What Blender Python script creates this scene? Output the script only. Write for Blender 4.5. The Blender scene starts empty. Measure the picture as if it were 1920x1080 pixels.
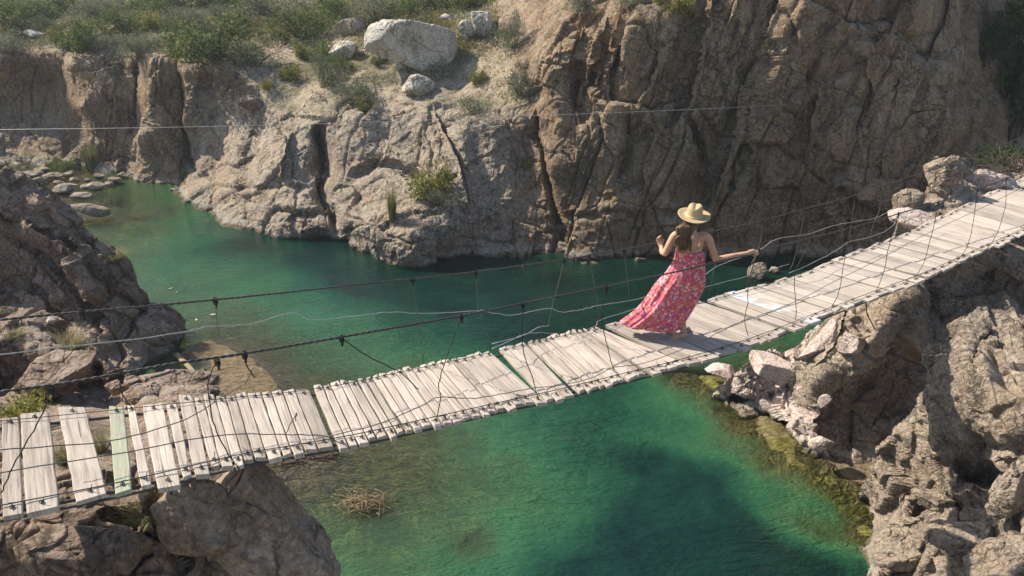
import bpy, math, random
import numpy as np
from mathutils import Vector, Matrix

random.seed(7)
RNG = np.random.default_rng(7)
sc = bpy.context.scene
COL = sc.collection

# ------------------------------------------------------------------ camera
F = 1436.0            # focal length in pixels of the 1920 wide photograph
PITCH = 0.41
H = 9.0               # eye height above the river
CP, SP = math.cos(PITCH), math.sin(PITCH)

def ray(u, v):
    x = (np.asarray(u, float) - 960) / F
    y = -(np.asarray(v, float) - 540) / F
    return x, CP + y * SP, -SP + y * CP

def at_z(u, v, z):
    x, f, d = ray(u, v)
    k = (z - H) / d
    return np.array([x * k, f * k, z + 0 * k])

def at_y(u, v, y):
    x, f, d = ray(u, v)
    k = y / f
    return np.array([x * k, y + 0 * k, H + d * k])

def w_depth(u, v, z=0.0):
    x, f, d = ray(u, v)
    return f * (z - H) / d

cam = bpy.data.cameras.new("camera")
cam.sensor_width = 36
cam.lens = F / 1920 * 36
cam.clip_end = 2000
cam.clip_start = 0.05
cam_o = bpy.data.objects.new("camera", cam)
COL.objects.link(cam_o)
cam_o.location = (0, 0, H)
cam_o.rotation_euler = (math.pi / 2 - PITCH, 0, 0)
sc.camera = cam_o

# ------------------------------------------------------------------ noise
def _hash(ix, iy, iz, s):
    h = (ix.astype(np.int64) * 374761393 + iy.astype(np.int64) * 668265263 +
         iz.astype(np.int64) * 2147483647 + s * 1274126177) & 0xFFFFFFFF
    h = ((h ^ (h >> 13)) * 1274126177) & 0xFFFFFFFF
    h = ((h ^ (h >> 16)) * 2246822519) & 0xFFFFFFFF
    return (h ^ (h >> 15)) & 0xFFFFFFFF

def rnd(ix, iy, iz, s):
    return (_hash(ix, iy, iz, s) / 4294967295.0).astype(np.float32)

def vnoise(p, s=0):
    i = np.floor(p).astype(np.int32)
    f = (p - i).astype(np.float32)
    f = f * f * f * (f * (f * 6 - 15) + 10)
    r = 0
    for dx in (0, 1):
        for dy in (0, 1):
            for dz in (0, 1):
                w = (f[:, 0] if dx else 1 - f[:, 0]) * (f[:, 1] if dy else 1 - f[:, 1]) * (f[:, 2] if dz else 1 - f[:, 2])
                r = r + w * rnd(i[:, 0] + dx, i[:, 1] + dy, i[:, 2] + dz, s)
    return r * 2 - 1

def fbm(p, octv=4, s=0, gain=0.5):
    r, a = 0, 1.0
    for o in range(octv):
        r = r + a * vnoise(p * (2.03 ** o) + 17.3 * o, s + o)
        a *= gain
    return r

def voro(p, s=0):
    """cell value, tilt value, F2-F1 of a jittered 3D Voronoi pattern"""
    i = np.floor(p).astype(np.int32)
    n = len(p)
    f1 = np.full(n, 9.0, np.float32); f2 = np.full(n, 9.0, np.float32)
    val = np.zeros(n, np.float32); tilt = np.zeros(n, np.float32)
    for dx in (-1, 0, 1):
        for dy in (-1, 0, 1):
            for dz in (-1, 0, 1):
                a, b, c = i[:, 0] + dx, i[:, 1] + dy, i[:, 2] + dz
                h = _hash(a, b, c, s)
                qx = a + (h & 1023) / 1023.0 - p[:, 0]
                qy = b + ((h >> 10) & 1023) / 1023.0 - p[:, 1]
                qz = c + ((h >> 20) & 1023) / 1023.0 - p[:, 2]
                d = np.sqrt(qx * qx + qy * qy + qz * qz).astype(np.float32)
                h2 = _hash(a, b, c, s + 77)
                v = (h2 & 1023) / 1023.0
                t = (qx * (((h2 >> 10) & 255) / 127.5 - 1) + qy * (((h2 >> 18) & 255) / 127.5 - 1) + qz * (((h2 >> 22) & 255) / 127.5 - 1))
                m = d < f1
                f2 = np.where(m, f1, np.minimum(f2, d))
                f1 = np.where(m, d, f1)
                val = np.where(m, v, val); tilt = np.where(m, t, tilt)
    return val, tilt, f2 - f1

def rotmat(ax, ay, az):
    cx, sx, cy, sy, cz, sz = math.cos(ax), math.sin(ax), math.cos(ay), math.sin(ay), math.cos(az), math.sin(az)
    X = np.array([[1, 0, 0], [0, cx, -sx], [0, sx, cx]])
    Y = np.array([[cy, 0, sy], [0, 1, 0], [-sy, 0, cy]])
    Z = np.array([[cz, -sz, 0], [sz, cz, 0], [0, 0, 1]])
    return Z @ Y @ X

def joints(g, s=0):
    """blocks between three sets of joint planes: block value, tilt, distance to the nearest joint"""
    gz = g[:, 2] + .35 * vnoise(g * [.35, .35, .2] + 3, s + 1)
    iz = np.floor(gz); fz = gz - iz
    z0 = 0 * iz
    gx = g[:, 0] + rnd(z0, z0, iz, s + 2) + .3 * vnoise(g * [.3, .3, .6] + 9, s + 3)
    ix = np.floor(gx); fx = gx - ix
    gy = g[:, 1] + rnd(ix, z0, iz, s + 4)
    iy = np.floor(gy); fy = gy - iy
    h = _hash(ix, iy, iz, s + 5)
    v = (h & 1023) / 1023.0
    t = (fx - .5) * (((h >> 10) & 255) / 127.5 - 1) + (fz - .5) * (((h >> 18) & 255) / 127.5 - 1) + (fy - .5) * (((h >> 22) & 255) / 127.5 - 1)
    e = np.minimum(np.minimum(fx, 1 - fx), np.minimum(fz, 1 - fz)) * 2
    return v.astype(np.float32), t.astype(np.float32), e.astype(np.float32)

def fracture(p, octs, R=None, s=0, warp=0.12):
    """blocky broken-rock height: octs = (size, stretch xyz, step, tilt, crack depth, crack width); odd octaves use joint blocks"""
    q = p if R is None else p @ R
    r = np.zeros(len(p), np.float32)
    for k, (size, st, step, tilt, cd, cw, *kind) in enumerate(octs):
        g = q / (size * np.array(st))
        g = g + warp * np.stack([fbm(g * 1.3 + 5, 2, s + 40 + k), fbm(g * 1.3 + 31, 2, s + 50 + k), fbm(g * 1.3 + 63, 2, s + 60 + k)], 1)
        v, t, e = joints(g, s + k * 5) if (kind or 'vj'[k % 2])[0] == 'j' else voro(g, s + k * 5)
        r = r + step * (v - .5) + tilt * t
        if cd:
            r = r - cd * np.clip(1 - e / cw, 0, 1) ** 1.5
    return r

# ------------------------------------------------------------------ meshes
def new_mesh(name, V, faces, mats, parent=None, smooth=True, attrs=None, midx=None):
    V = np.asarray(V, np.float32)
    me = bpy.data.meshes.new(name)
    if isinstance(faces, np.ndarray):
        n = faces.shape[1]
        me.vertices.add(len(V)); me.vertices.foreach_set("co", V.ravel())
        me.loops.add(faces.size); me.loops.foreach_set("vertex_index", faces.ravel().astype(np.int32))
        me.polygons.add(len(faces))
        me.polygons.foreach_set("loop_start", np.arange(0, faces.size, n, dtype=np.int32))
    else:
        me.from_pydata([tuple(v) for v in V], [], [tuple(f) for f in faces])
    for m in (mats if isinstance(mats, (list, tuple)) else [mats]):
        me.materials.append(m)
    if midx is not None:
        me.polygons.foreach_set("material_index", np.asarray(midx, np.int32))
    me.polygons.foreach_set("use_smooth", np.full(len(me.polygons), smooth, bool))
    for k, a in (attrs or {}).items():
        at = me.attributes.new(k, 'FLOAT', 'POINT')
        at.data.foreach_set("value", np.asarray(a, np.float32))
    me.update(); me.validate()
    o = bpy.data.objects.new(name, me)
    COL.objects.link(o)
    if parent is not None:
        o.parent = parent
        o.matrix_parent_inverse = Matrix.Translation(-Vector(parent.location))
    return o

def tag(o, label=None, cat=None, group=None, kind=None):
    if label: o["label"] = label
    if cat: o["category"] = cat
    if group: o["group"] = group
    if kind: o["kind"] = kind
    return o

def empty(name, loc=(0, 0, 0)):
    o = bpy.data.objects.new(name, None)
    o.empty_display_size = 0.2
    o.location = loc
    COL.objects.link(o)
    return o

class MB:
    """collects shapes into one mesh"""
    def __init__(s): s.V = []; s.Fc = []; s.n = 0
    def add(s, V, Fc):
        V = np.asarray(V, float)
        s.V.append(V); s.Fc += [tuple(int(i) + s.n for i in f) for f in Fc]; s.n += len(V)
    def tube(s, pts, rad, n=8, cap=True, flat=1.0):
        P = np.asarray(pts, float); m = len(P)
        r = np.full(m, rad) if np.isscalar(rad) else np.asarray(rad, float)
        T = np.gradient(P, axis=0); T /= np.linalg.norm(T, axis=1)[:, None] + 1e-9
        up = np.array([0, 0, 1.0])
        if abs(T[0] @ up) > .9: up = np.array([1.0, 0, 0])
        V = []
        a = np.cross(T[0], up); a /= np.linalg.norm(a)
        for i in range(m):
            a = a - T[i] * (a @ T[i]); a /= np.linalg.norm(a) + 1e-9
            b = np.cross(T[i], a)
            for k in range(n):
                t = 2 * math.pi * k / n
                V.append(P[i] + r[i] * (a * math.cos(t) + flat * b * math.sin(t)))
        Fc = [(i * n + k, i * n + (k + 1) % n, (i + 1) * n + (k + 1) % n, (i + 1) * n + k) for i in range(m - 1) for k in range(n)]
        if cap:
            Fc.append(tuple(range(n))[::-1]); Fc.append(tuple((m - 1) * n + k for k in range(n)))
        s.add(V, Fc)
    def build(s, name, mat, parent=None, smooth=True):
        return new_mesh(name, np.concatenate(s.V), s.Fc, mat, parent, smooth)

def catmull(P, n):
    P = np.asarray(P, float)
    Q = np.vstack([2 * P[0] - P[1], P, 2 * P[-1] - P[-2]])
    out = []
    for i in range(1, len(Q) - 2):
        for t in np.linspace(0, 1, n, endpoint=False):
            a, b, c, d = Q[i - 1], Q[i], Q[i + 1], Q[i + 2]
            out.append(.5 * ((2 * b) + (-a + c) * t + (2 * a - 5 * b + 4 * c - d) * t * t + (-a + 3 * b - 3 * c + d) * t ** 3))
    out.append(P[-1])
    return np.array(out)

class RBF:
    def __init__(s, X, y, scale, reg=1e-3):
        s.X = np.asarray(X, float) / scale; s.sc = scale
        n = len(s.X)
        D = np.linalg.norm(s.X[:, None] - s.X[None], axis=2)
        A = np.zeros((n + 3, n + 3))
        A[:n, :n] = D + reg * np.eye(n) * -1
        P = np.c_[np.ones(n), s.X]
        A[:n, n:] = P; A[n:, :n] = P.T
        s.c = np.linalg.solve(A, np.r_[y, 0, 0, 0])
    def __call__(s, Q):
        Q = np.asarray(Q, float) / s.sc
        out = np.empty(len(Q))
        for i in range(0, len(Q), 40000):
            q = Q[i:i + 40000]
            D = np.sqrt((q[:, None, 0] - s.X[None, :, 0]) ** 2 + (q[:, None, 1] - s.X[None, :, 1]) ** 2)
            out[i:i + 40000] = D @ s.c[:-3] + s.c[-3] + q @ s.c[-2:]
        return out

def inpoly(u, v, poly):
    r = np.zeros(len(u), bool)
    P = np.asarray(poly, float)
    for (x0, y0), (x1, y1) in zip(P, np.roll(P, -1, 0)):
        c = ((y0 > v) != (y1 > v))
        with np.errstate(divide='ignore', invalid='ignore'):
            r ^= c & (u < (x1 - x0) * (v - y0) / (y1 - y0 + 1e-12) + x0)
    return r

def line_dist(u, v, pl):
    """distance, side (+ = right of the direction of travel in the picture), parameter 0..1"""
    P = np.asarray(pl, float)
    best = np.full(len(u), 1e9); side = np.zeros(len(u)); par = np.zeros(len(u))
    L = np.r_[0, np.cumsum(np.linalg.norm(np.diff(P, axis=0), axis=1))]
    for k in range(len(P) - 1):
        a, d = P[k], P[k + 1] - P[k]
        l2 = d @ d
        t = np.clip(((u - a[0]) * d[0] + (v - a[1]) * d[1]) / l2, 0, 1)
        dx, dy = u - a[0] - t * d[0], v - a[1] - t * d[1]
        ds = np.hypot(dx, dy)
        m = ds < best
        best = np.where(m, ds, best)
        side = np.where(m, np.sign(d[0] * dy - d[1] * dx), side)
        par = np.where(m, (L[k] + t * math.sqrt(l2)) / L[-1], par)
    return best, side, par

class Relief:
    """a rock face modelled from the depths of its main points, then broken up in world space"""
    def __init__(s, ctrl, u0, u1, v0, v1, step, steps=(), cracks=(), disp=None, jitter=0.0):
        X, y = [], []
        for c in ctrl:
            X.append(c[:2]); y.append(math.log(w_depth(c[0], c[1], -0.15) if c[2] == 'w' else c[2]))
        rb = RBF(X, y, 100.0, 2e-3)
        us = np.arange(u0, u1 + step, step); vs = np.arange(v0, v1 + step, step)
        s.us, s.vs, s.step = us, vs, step
        U, V = np.meshgrid(us, vs)
        s.shape = U.shape
        u, v = U.ravel(), V.ravel()
        s.u, s.v = u, v
        # wobble the lookup so that hand-drawn lines are never ruler straight
        wob = np.stack([u / 60, v / 60, 0 * u], 1)
        uu = u + 7 * fbm(wob, 3, 91); vv = v + 7 * fbm(wob + 9, 3, 92)
        y = np.exp(rb(np.c_[u, v]))
        for pl, dl, W in steps:
            d, sd, t = line_dist(uu, vv, pl)
            fade = np.clip(np.minimum(t, 1 - t) * 7, 0, 1)
            y = y - dl * fade * np.where(sd > 0, np.clip(1 - d / W, 0, 1), 0) * (1 if dl > 0 else 1)
        for pl, dp, W in cracks:
            d, sd, t = line_dist(uu, vv, pl)
            fade = np.clip(np.minimum(t, 1 - t) * 7, 0, 1)
            y = y + dp * fade * np.exp(-(d / W) ** 2)
        P = at_y(u, v, y).T
        G = P.reshape(s.shape + (3,))
        # smooth normals of the base shape
        k = 4
        du = np.roll(G, -k, 1) - np.roll(G, k, 1); dv = np.roll(G, -k, 0) - np.roll(G, k, 0)
        du[:, :k] = du[:, k:k + 1]; du[:, -k:] = du[:, -k - 1:-k]
        dv[:k] = dv[k:k + 1]; dv[-k:] = dv[-k - 1:-k]
        N = np.cross(dv, du).reshape(-1, 3)
        N /= np.linalg.norm(N, axis=1)[:, None] + 1e-9
        N[np.sum(N * (P - [0, 0, H]), 1) > 0] *= -1
        s.N = N
        if disp is not None:
            view = P - [0, 0, H]; view /= np.linalg.norm(view, axis=1)[:, None]
            graze = np.clip(-np.sum(N * view, 1) * 2.4 - .15, .1, 1)
            dd = (disp(P, u, v, N) * graze).reshape(s.shape)
            pd = np.pad(dd, 1, mode='edge')
            b = pd[1:-1] * .84 + (pd[:-2] + pd[2:]) * .08
            dd = b[:, 1:-1] * .84 + (b[:, :-2] + b[:, 2:]) * .08
            P = P + N * dd.reshape(-1, 1)
        s.P = P
    def at(s, u, v):
        i = int(np.clip(round((v - s.vs[0]) / s.step), 0, s.shape[0] - 1))
        j = int(np.clip(round((u - s.us[0]) / s.step), 0, s.shape[1] - 1))
        return s.P[i * s.shape[1] + j].copy()
    def mesh(s, name, mat, poly=None, extra=None, skirt=1.5, zmin=-1.2):
        h, w = s.shape
        keep = np.ones(h * w, bool) if poly is None else inpoly(s.u, s.v, poly)
        if extra is not None: keep &= extra
        idx = np.arange(h * w).reshape(h, w)
        q = np.stack([idx[:-1, :-1], idx[1:, :-1], idx[1:, 1:], idx[:-1, 1:]], -1).reshape(-1, 4)
        q = q[keep[q].all(1) & (s.P[q, 2].max(1) > zmin)]
        used = np.unique(q); remap = np.full(h * w, -1); remap[used] = np.arange(len(used))
        q = remap[q]; P = s.P[used]
        if skirt:
            e = np.concatenate([q[:, [0, 1]], q[:, [1, 2]], q[:, [2, 3]], q[:, [3, 0]]])
            key = np.sort(e, 1); key = key[:, 0].astype(np.int64) * len(P) + key[:, 1]
            un, inv, cnt = np.unique(key, return_inverse=True, return_counts=True)
            b = e[cnt[inv] == 1]
            bv = np.unique(b)
            away = P[bv, :2] / np.linalg.norm(P[bv, :2], axis=1)[:, None]
            tw = P[:, :2].mean(0) - P[bv, :2]; tw = tw - away * np.sum(tw * away, 1)[:, None]
            tw /= np.linalg.norm(tw, axis=1)[:, None] + 1.0
            rings = [np.c_[P[bv, :2] + (away * a + tw * .45 * a) * skirt, P[bv, 2] - skirt * z] for a, z in ((.25, .12), (.7, .55), (1.1, 1.4), (1.2, 3.2))]
            loc = np.full(len(P), -1); loc[bv] = np.arange(len(bv))
            prev = bv; base = len(P); Vs = [P]; qs = [q]
            ia = b[:, ::-1]
            cur = ia
            for r in rings:
                nxt = loc[ia] + base
                qs.append(np.c_[cur[:, 0], cur[:, 1], nxt[:, 1], nxt[:, 0]])
                cur = nxt; base += len(bv); Vs.append(r)
            P = np.concatenate(Vs); q = np.concatenate(qs)
        return new_mesh(name, P, q.astype(np.int32), mat, smooth=False)

# ------------------------------------------------------------------ materials
def mk(name):
    m = bpy.data.materials.new(name); m.use_nodes = True
    nt = m.node_tree; nt.nodes.clear()
    def N(t, ins=None, **pr):
        n = nt.nodes.new(t)
        for k, v in pr.items(): setattr(n, k, v)
        for k, v in (ins or {}).items():
            sk = n.inputs[k]
            if isinstance(v, bpy.types.NodeSocket): nt.links.new(v, sk)
            elif isinstance(v, bpy.types.Node): nt.links.new(v.outputs[0], sk)
            else: sk.default_value = v
        return n
    return m, N

def ramp(N, fac, stops):
    r = N('ShaderNodeValToRGB', {'Fac': fac})
    cr = r.color_ramp
    while len(cr.elements) < len(stops): cr.elements.new(.5)
    for e, (p, c) in zip(cr.elements, stops):
        e.position = p
        e.color = (c, c, c, 1) if np.isscalar(c) else (*c, 1)
    return r.outputs[0]

def mixc(N, f, a, b, mode='MIX'):
    n = N('ShaderNodeMix', data_type='RGBA', blend_type=mode)
    nt = n.id_data
    for i, v in ((0, f), (6, a), (7, b)):
        if isinstance(v, bpy.types.NodeSocket): nt.links.new(v, n.inputs[i])
        elif isinstance(v, bpy.types.Node): nt.links.new(v.outputs[0], n.inputs[i])
        else: n.inputs[i].default_value = v if np.isscalar(v) else (*v, 1)
    return n.outputs[2]

def math_(N, op, a, b=0.0, c=0.0, clamp=False):
    return N('ShaderNodeMath', {0: a, 1: b, 2: c}, operation=op, use_clamp=clamp).outputs[0]

def mapr(N, v, a, b, c=0.0, d=1.0):
    return N('ShaderNodeMapRange', {'Value': v, 'From Min': a, 'From Max': b, 'To Min': c, 'To Max': d}).outputs[0]

def noise(N, vec, scale, detail=6, rough=.55, dist=0.0):
    return N('ShaderNodeTexNoise', {'Vector': vec, 'Scale': scale, 'Detail': detail, 'Roughness': rough, 'Distortion': dist}).outputs['Fac']

def finish(N, color, rough=.9, bump=None, spec=.3, **kw):
    ins = {'Base Color': color, 'Roughness': rough, 'Specular IOR Level': spec}
    ins.update(kw)
    if bump is not None: ins['Normal'] = bump
    p = N('ShaderNodeBsdfPrincipled', ins)
    N('ShaderNodeOutputMaterial', {'Surface': p.outputs[0]})

def rock_mat(name, dark, mid, light, scale=.5, streak=.5, ochre=.35, top=None, band=True, grass=0.0, bump=.5, bscale=1.0):
    m, N = mk(name)
    g = N('ShaderNodeNewGeometry')
    pos = g.outputs['Position']
    sep = N('ShaderNodeSeparateXYZ', {0: pos}); z = sep.outputs[2]
    nz = N('ShaderNodeSeparateXYZ', {0: g.outputs['Normal']}).outputs[2]
    n1 = noise(N, pos, scale, 9, .62, .4)
    n2 = noise(N, pos, scale * 7, 9, .65)
    n3 = noise(N, pos, scale * 28, 6, .6)
    base = ramp(N, math_(N, 'ADD', math_(N, 'MULTIPLY', n1, .65), math_(N, 'MULTIPLY', n2, .35)), [(.36, dark), (.5, mid), (.64, light)])
    sv = N('ShaderNodeMapping', {'Vector': pos, 'Rotation': (0, .28, 0), 'Scale': (1.6, 1.6, .22)})
    st = noise(N, sv.outputs[0], 1.3, 7, .6, .5)
    base = mixc(N, streak, base, ramp(N, st, [(.32, .55), (.52, 1.0), (.72, 1.25)]), 'MULTIPLY')
    pal = N('ShaderNodeAttribute', attribute_name='pale').outputs['Fac']
    base = mixc(N, math_(N, 'MULTIPLY', pal, .62), base, ramp(N, n2, [(.3, (.33, .275, .215)), (.5, (.45, .39, .32)), (.7, (.54, .475, .395))]))
    oc = ramp(N, noise(N, pos, scale * 1.7 + .1, 6, .6, 1.0), [(.5, 0.0), (.68, 1.0)])
    base = mixc(N, math_(N, 'MULTIPLY', oc, ochre), base, (.36, .225, .11))
    pk = ramp(N, noise(N, sv.outputs[0], .55, 5, .6, .6), [(.54, 0.0), (.7, 1.0)])
    base = mixc(N, math_(N, 'MULTIPLY', pk, .45), base, (.24, .2, .175))
    base = mixc(N, .85, base, ramp(N, n3, [(.32, .58), (.5, 1.0), (.68, 1.38)]), 'MULTIPLY')
    n4 = noise(N, pos, scale * 75 * bscale, 4, .65)
    base = mixc(N, .6, base, ramp(N, n4, [(.34, .6), (.5, 1.0), (.66, 1.35)]), 'MULTIPLY')
    if top is not None:
        tf = math_(N, 'MULTIPLY', mapr(N, nz, .45, .85), mapr(N, n2, .35, .6))
        base = mixc(N, math_(N, 'MULTIPLY', tf, .75), base, top)
    if grass:
        gn = noise(N, pos, .42, 7, .65)
        gf = math_(N, 'MULTIPLY', mapr(N, nz, .55, .8), mapr(N, gn, .44, .56))
        gc = ramp(N, noise(N, pos, 5.0, 6, .7), [(.35, (.07, .075, .03)), (.55, (.14, .13, .055)), (.7, (.26, .22, .12))])
        base = mixc(N, math_(N, 'MULTIPLY', gf, grass), base, gc)
    if band:
        zz = math_(N, 'ADD', z, math_(N, 'MULTIPLY', math_(N, 'SUBTRACT', n2, .5), .5))
        bf = math_(N, 'MULTIPLY', mapr(N, zz, .06, .11), mapr(N, zz, .27, .16))
        base = mixc(N, math_(N, 'MULTIPLY', bf, .4), base, (.42, .44, .38))
        wet = mapr(N, math_(N, 'ADD', z, math_(N, 'MULTIPLY', math_(N, 'SUBTRACT', n3, .5), .12)), .11, .05)
        base = mixc(N, math_(N, 'MULTIPLY', wet, .7), base, (.06, .05, .032))
        base = mixc(N, mapr(N, z, .03, -.03), base, (.12, .12, .03))
    b1 = noise(N, pos, 9 * bscale, 10, .68, .3)
    vv = N('ShaderNodeMapping', {'Vector': pos, 'Rotation': (.2, .3, .4), 'Scale': (1, 1, .55)})
    vw = N('ShaderNodeVectorMath', {0: vv.outputs[0], 1: N('ShaderNodeTexNoise', {'Vector': pos, 'Scale': 2.0 * bscale, 'Detail': 4}).outputs['Color']}, operation='ADD')
    vo = N('ShaderNodeTexVoronoi', {'Vector': vw.outputs[0], 'Scale': 2.6 * bscale}, feature='DISTANCE_TO_EDGE')
    cr = ramp(N, vo.outputs['Distance'], [(0.0, 0.0), (.085, 1.0)])
    v2 = N('ShaderNodeMapping', {'Vector': vw.outputs[0], 'Rotation': (0, .3, .2), 'Scale': (1, 1, .35)})
    vo2 = N('ShaderNodeTexVoronoi', {'Vector': v2.outputs[0], 'Scale': .8 * bscale}, feature='DISTANCE_TO_EDGE')
    cr2 = ramp(N, vo2.outputs['Distance'], [(0.0, 0.0), (.035, 1.0)])
    vis = mapr(N, noise(N, pos, 1.1 * bscale, 3, .5), .40, .6)
    fine = math_(N, 'MULTIPLY', math_(N, 'SUBTRACT', 1.0, math_(N, 'MULTIPLY', cr, cr2)), vis)
    base = mixc(N, math_(N, 'MULTIPLY', fine, .75), base, (.07, .055, .042))
    hgt = math_(N, 'ADD', math_(N, 'MULTIPLY', b1, .8), math_(N, 'MULTIPLY', math_(N, 'SUBTRACT', 1.0, fine), .14))
    bp = N('ShaderNodeBump', {'Height': hgt, 'Strength': min(1.0, bump * 1.2), 'Distance': .2 / bscale})
    finish(N, base, .93, bp.outputs[0], .15)
    return m

M = {}
M['cliff'] = rock_mat('cliff rock', (.175, .118, .074), (.305, .215, .138), (.43, .325, .22), .38, .65, .5, top=(.40, .34, .25), grass=.0, bump=.9)
M['hill'] = rock_mat('hillside soil', (.24, .19, .13), (.33, .265, .19), (.42, .35, .255), .5, .1, .2, top=(.40, .33, .235), band=False, grass=.8, bump=.6)
M['left'] = rock_mat('left bank rock', (.215, .138, .09), (.345, .235, .165), (.45, .33, .25), .6, .35, .2, top=(.44, .365, .30), bump=.9)
M['left2'] = rock_mat('smooth tan boulder rock', (.27, .19, .135), (.40, .295, .22), (.50, .39, .31), .6, .2, .2, top=(.5, .42, .35), bump=.7)
M['right'] = rock_mat('right bank rock', (.25, .19, .145), (.37, .295, .228), (.49, .405, .32), .7, .2, .3, top=(.46, .385, .29), bump=1.0, bscale=1.4)
M['pink'] = rock_mat('pale pink granite', (.40, .30, .25), (.54, .425, .37), (.63, .53, .47), .9, .1, .08, top=(.56, .48, .43), bump=.5, bscale=1.5)
M['white'] = rock_mat('pale boulder rock', (.40, .355, .28), (.52, .47, .385), (.62, .57, .485), .5, .2, .25, top=(.52, .48, .42), band=False, bump=.5)

def bed_mat():
    m, N = mk('riverbed')
    g = N('ShaderNodeNewGeometry'); pos = g.outputs['Position']
    z = N('ShaderNodeSeparateXYZ', {0: pos}).outputs[2]
    n1 = noise(N, pos, .9, 8, .65, .5); n2 = noise(N, pos, 6, 8, .7)
    sand = ramp(N, n2, [(.3, (.20, .145, .085)), (.55, (.32, .245, .155)), (.75, (.42, .34, .23))])
    alg = ramp(N, n2, [(.34, (.05, .055, .012)), (.5, (.20, .19, .04)), (.66, (.36, .34, .10))])
    f = math_(N, 'ADD', mapr(N, z, .0, -.35), math_(N, 'MULTIPLY', math_(N, 'SUBTRACT', n1, .5), 1.6), clamp=True)
    alga = N('ShaderNodeAttribute', attribute_name='algae').outputs['Fac']
    c = mixc(N, math_(N, 'MAXIMUM', math_(N, 'MULTIPLY', f, .62), alga), sand, alg)
    wd = N('ShaderNodeAttribute', attribute_name='weed').outputs['Fac']
    mp = N('ShaderNodeMapping', {'Vector': pos, 'Rotation': (0, 0, -.35), 'Scale': (.6, 3.4, 1)})
    rp = noise(N, mp.outputs[0], 2.2, 5, .55, 1.2)
    caustic = ramp(N, math_(N, 'ABSOLUTE', math_(N, 'SUBTRACT', rp, .5)), [(0.0, 1.0), (.035, .25), (.09, 0.0)])
    c = mixc(N, math_(N, 'MULTIPLY', caustic, math_(N, 'MULTIPLY', mapr(N, z, -.25, -.6), .55)), c, (.55, .50, .30))  # pale lines painted on the bed in place of caustic light
    c = mixc(N, wd, c, mixc(N, mapr(N, n2, .4, .6), (.018, .028, .008), (.06, .07, .02)))
    bp = N('ShaderNodeBump', {'Height': math_(N, 'ADD', math_(N, 'MULTIPLY', rp, .7), math_(N, 'MULTIPLY', n2, .6)), 'Strength': 1.0, 'Distance': .4})
    finish(N, c, .95, bp.outputs[0], .1)
    return m

def water_mat():
    m, N = mk('emerald water')
    g = N('ShaderNodeNewGeometry'); pos = g.outputs['Position']
    d = N('ShaderNodeAttribute', attribute_name='depth').outputs['Fac']
    n0 = noise(N, pos, .55, 5, .6, .6)
    dd = math_(N, 'ADD', d, math_(N, 'MULTIPLY', math_(N, 'SUBTRACT', n0, .5), 1.1))
    body = ramp(N, math_(N, 'DIVIDE', dd, 4.0), [(0.0, (.2, .195, .08)), (.14, (.12, .21, .09)), (.34, (.056, .19, .084)), (.52, (.018, .092, .048)), (.70, (.005, .030, .022)), (.88, (.001, .007, .007))])  # near-black deep stops also stand in for the cliffs' shadow and dark reflection
    tr = math_(N, 'POWER', 2.718, math_(N, 'MULTIPLY', math_(N, 'MAXIMUM', d, 0.0), -.5))
    tint = ramp(N, math_(N, 'DIVIDE', d, 4.0), [(0.0, (.95, .96, .9)), (.2, (.62, .85, .55)), (.4, (.34, .68, .40)), (.9, (.02, .12, .09))])
    mp = N('ShaderNodeMapping', {'Vector': pos, 'Rotation': (0, 0, -.3), 'Scale': (1, 2.4, 1)})
    w1 = noise(N, mp.outputs[0], 2.6, 4, .55, .7); w2 = noise(N, mp.outputs[0], 11, 3, .5, .5)
    calm = ramp(N, noise(N, pos, .22, 3, .5), [(.38, .35), (.6, 1.0)])
    hgt = math_(N, 'MULTIPLY', math_(N, 'ADD', w1, math_(N, 'MULTIPLY', w2, .35)), calm)
    bp = N('ShaderNodeBump', {'Height': hgt, 'Strength': .55, 'Distance': .09}).outputs[0]
    T = N('ShaderNodeBsdfTransparent', {'Color': tint})
    bp2 = N('ShaderNodeBump', {'Height': hgt, 'Strength': .8, 'Distance': .22}).outputs[0]
    D = N('ShaderNodeBsdfDiffuse', {'Color': body, 'Normal': bp2})
    S = N('ShaderNodeMixShader', {0: tr, 1: D.outputs[0], 2: T.outputs[0]})
    G = N('ShaderNodeBsdfGlossy', {'Color': (1, 1, 1, 1), 'Roughness': .06, 'Normal': bp})
    fr = N('ShaderNodeFresnel', {'IOR': 1.33, 'Normal': bp})
    O = N('ShaderNodeMixShader', {0: fr.outputs[0], 1: S.outputs[0], 2: G.outputs[0]})
    N('ShaderNodeOutputMaterial', {'Surface': O.outputs[0]})
    return m

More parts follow.
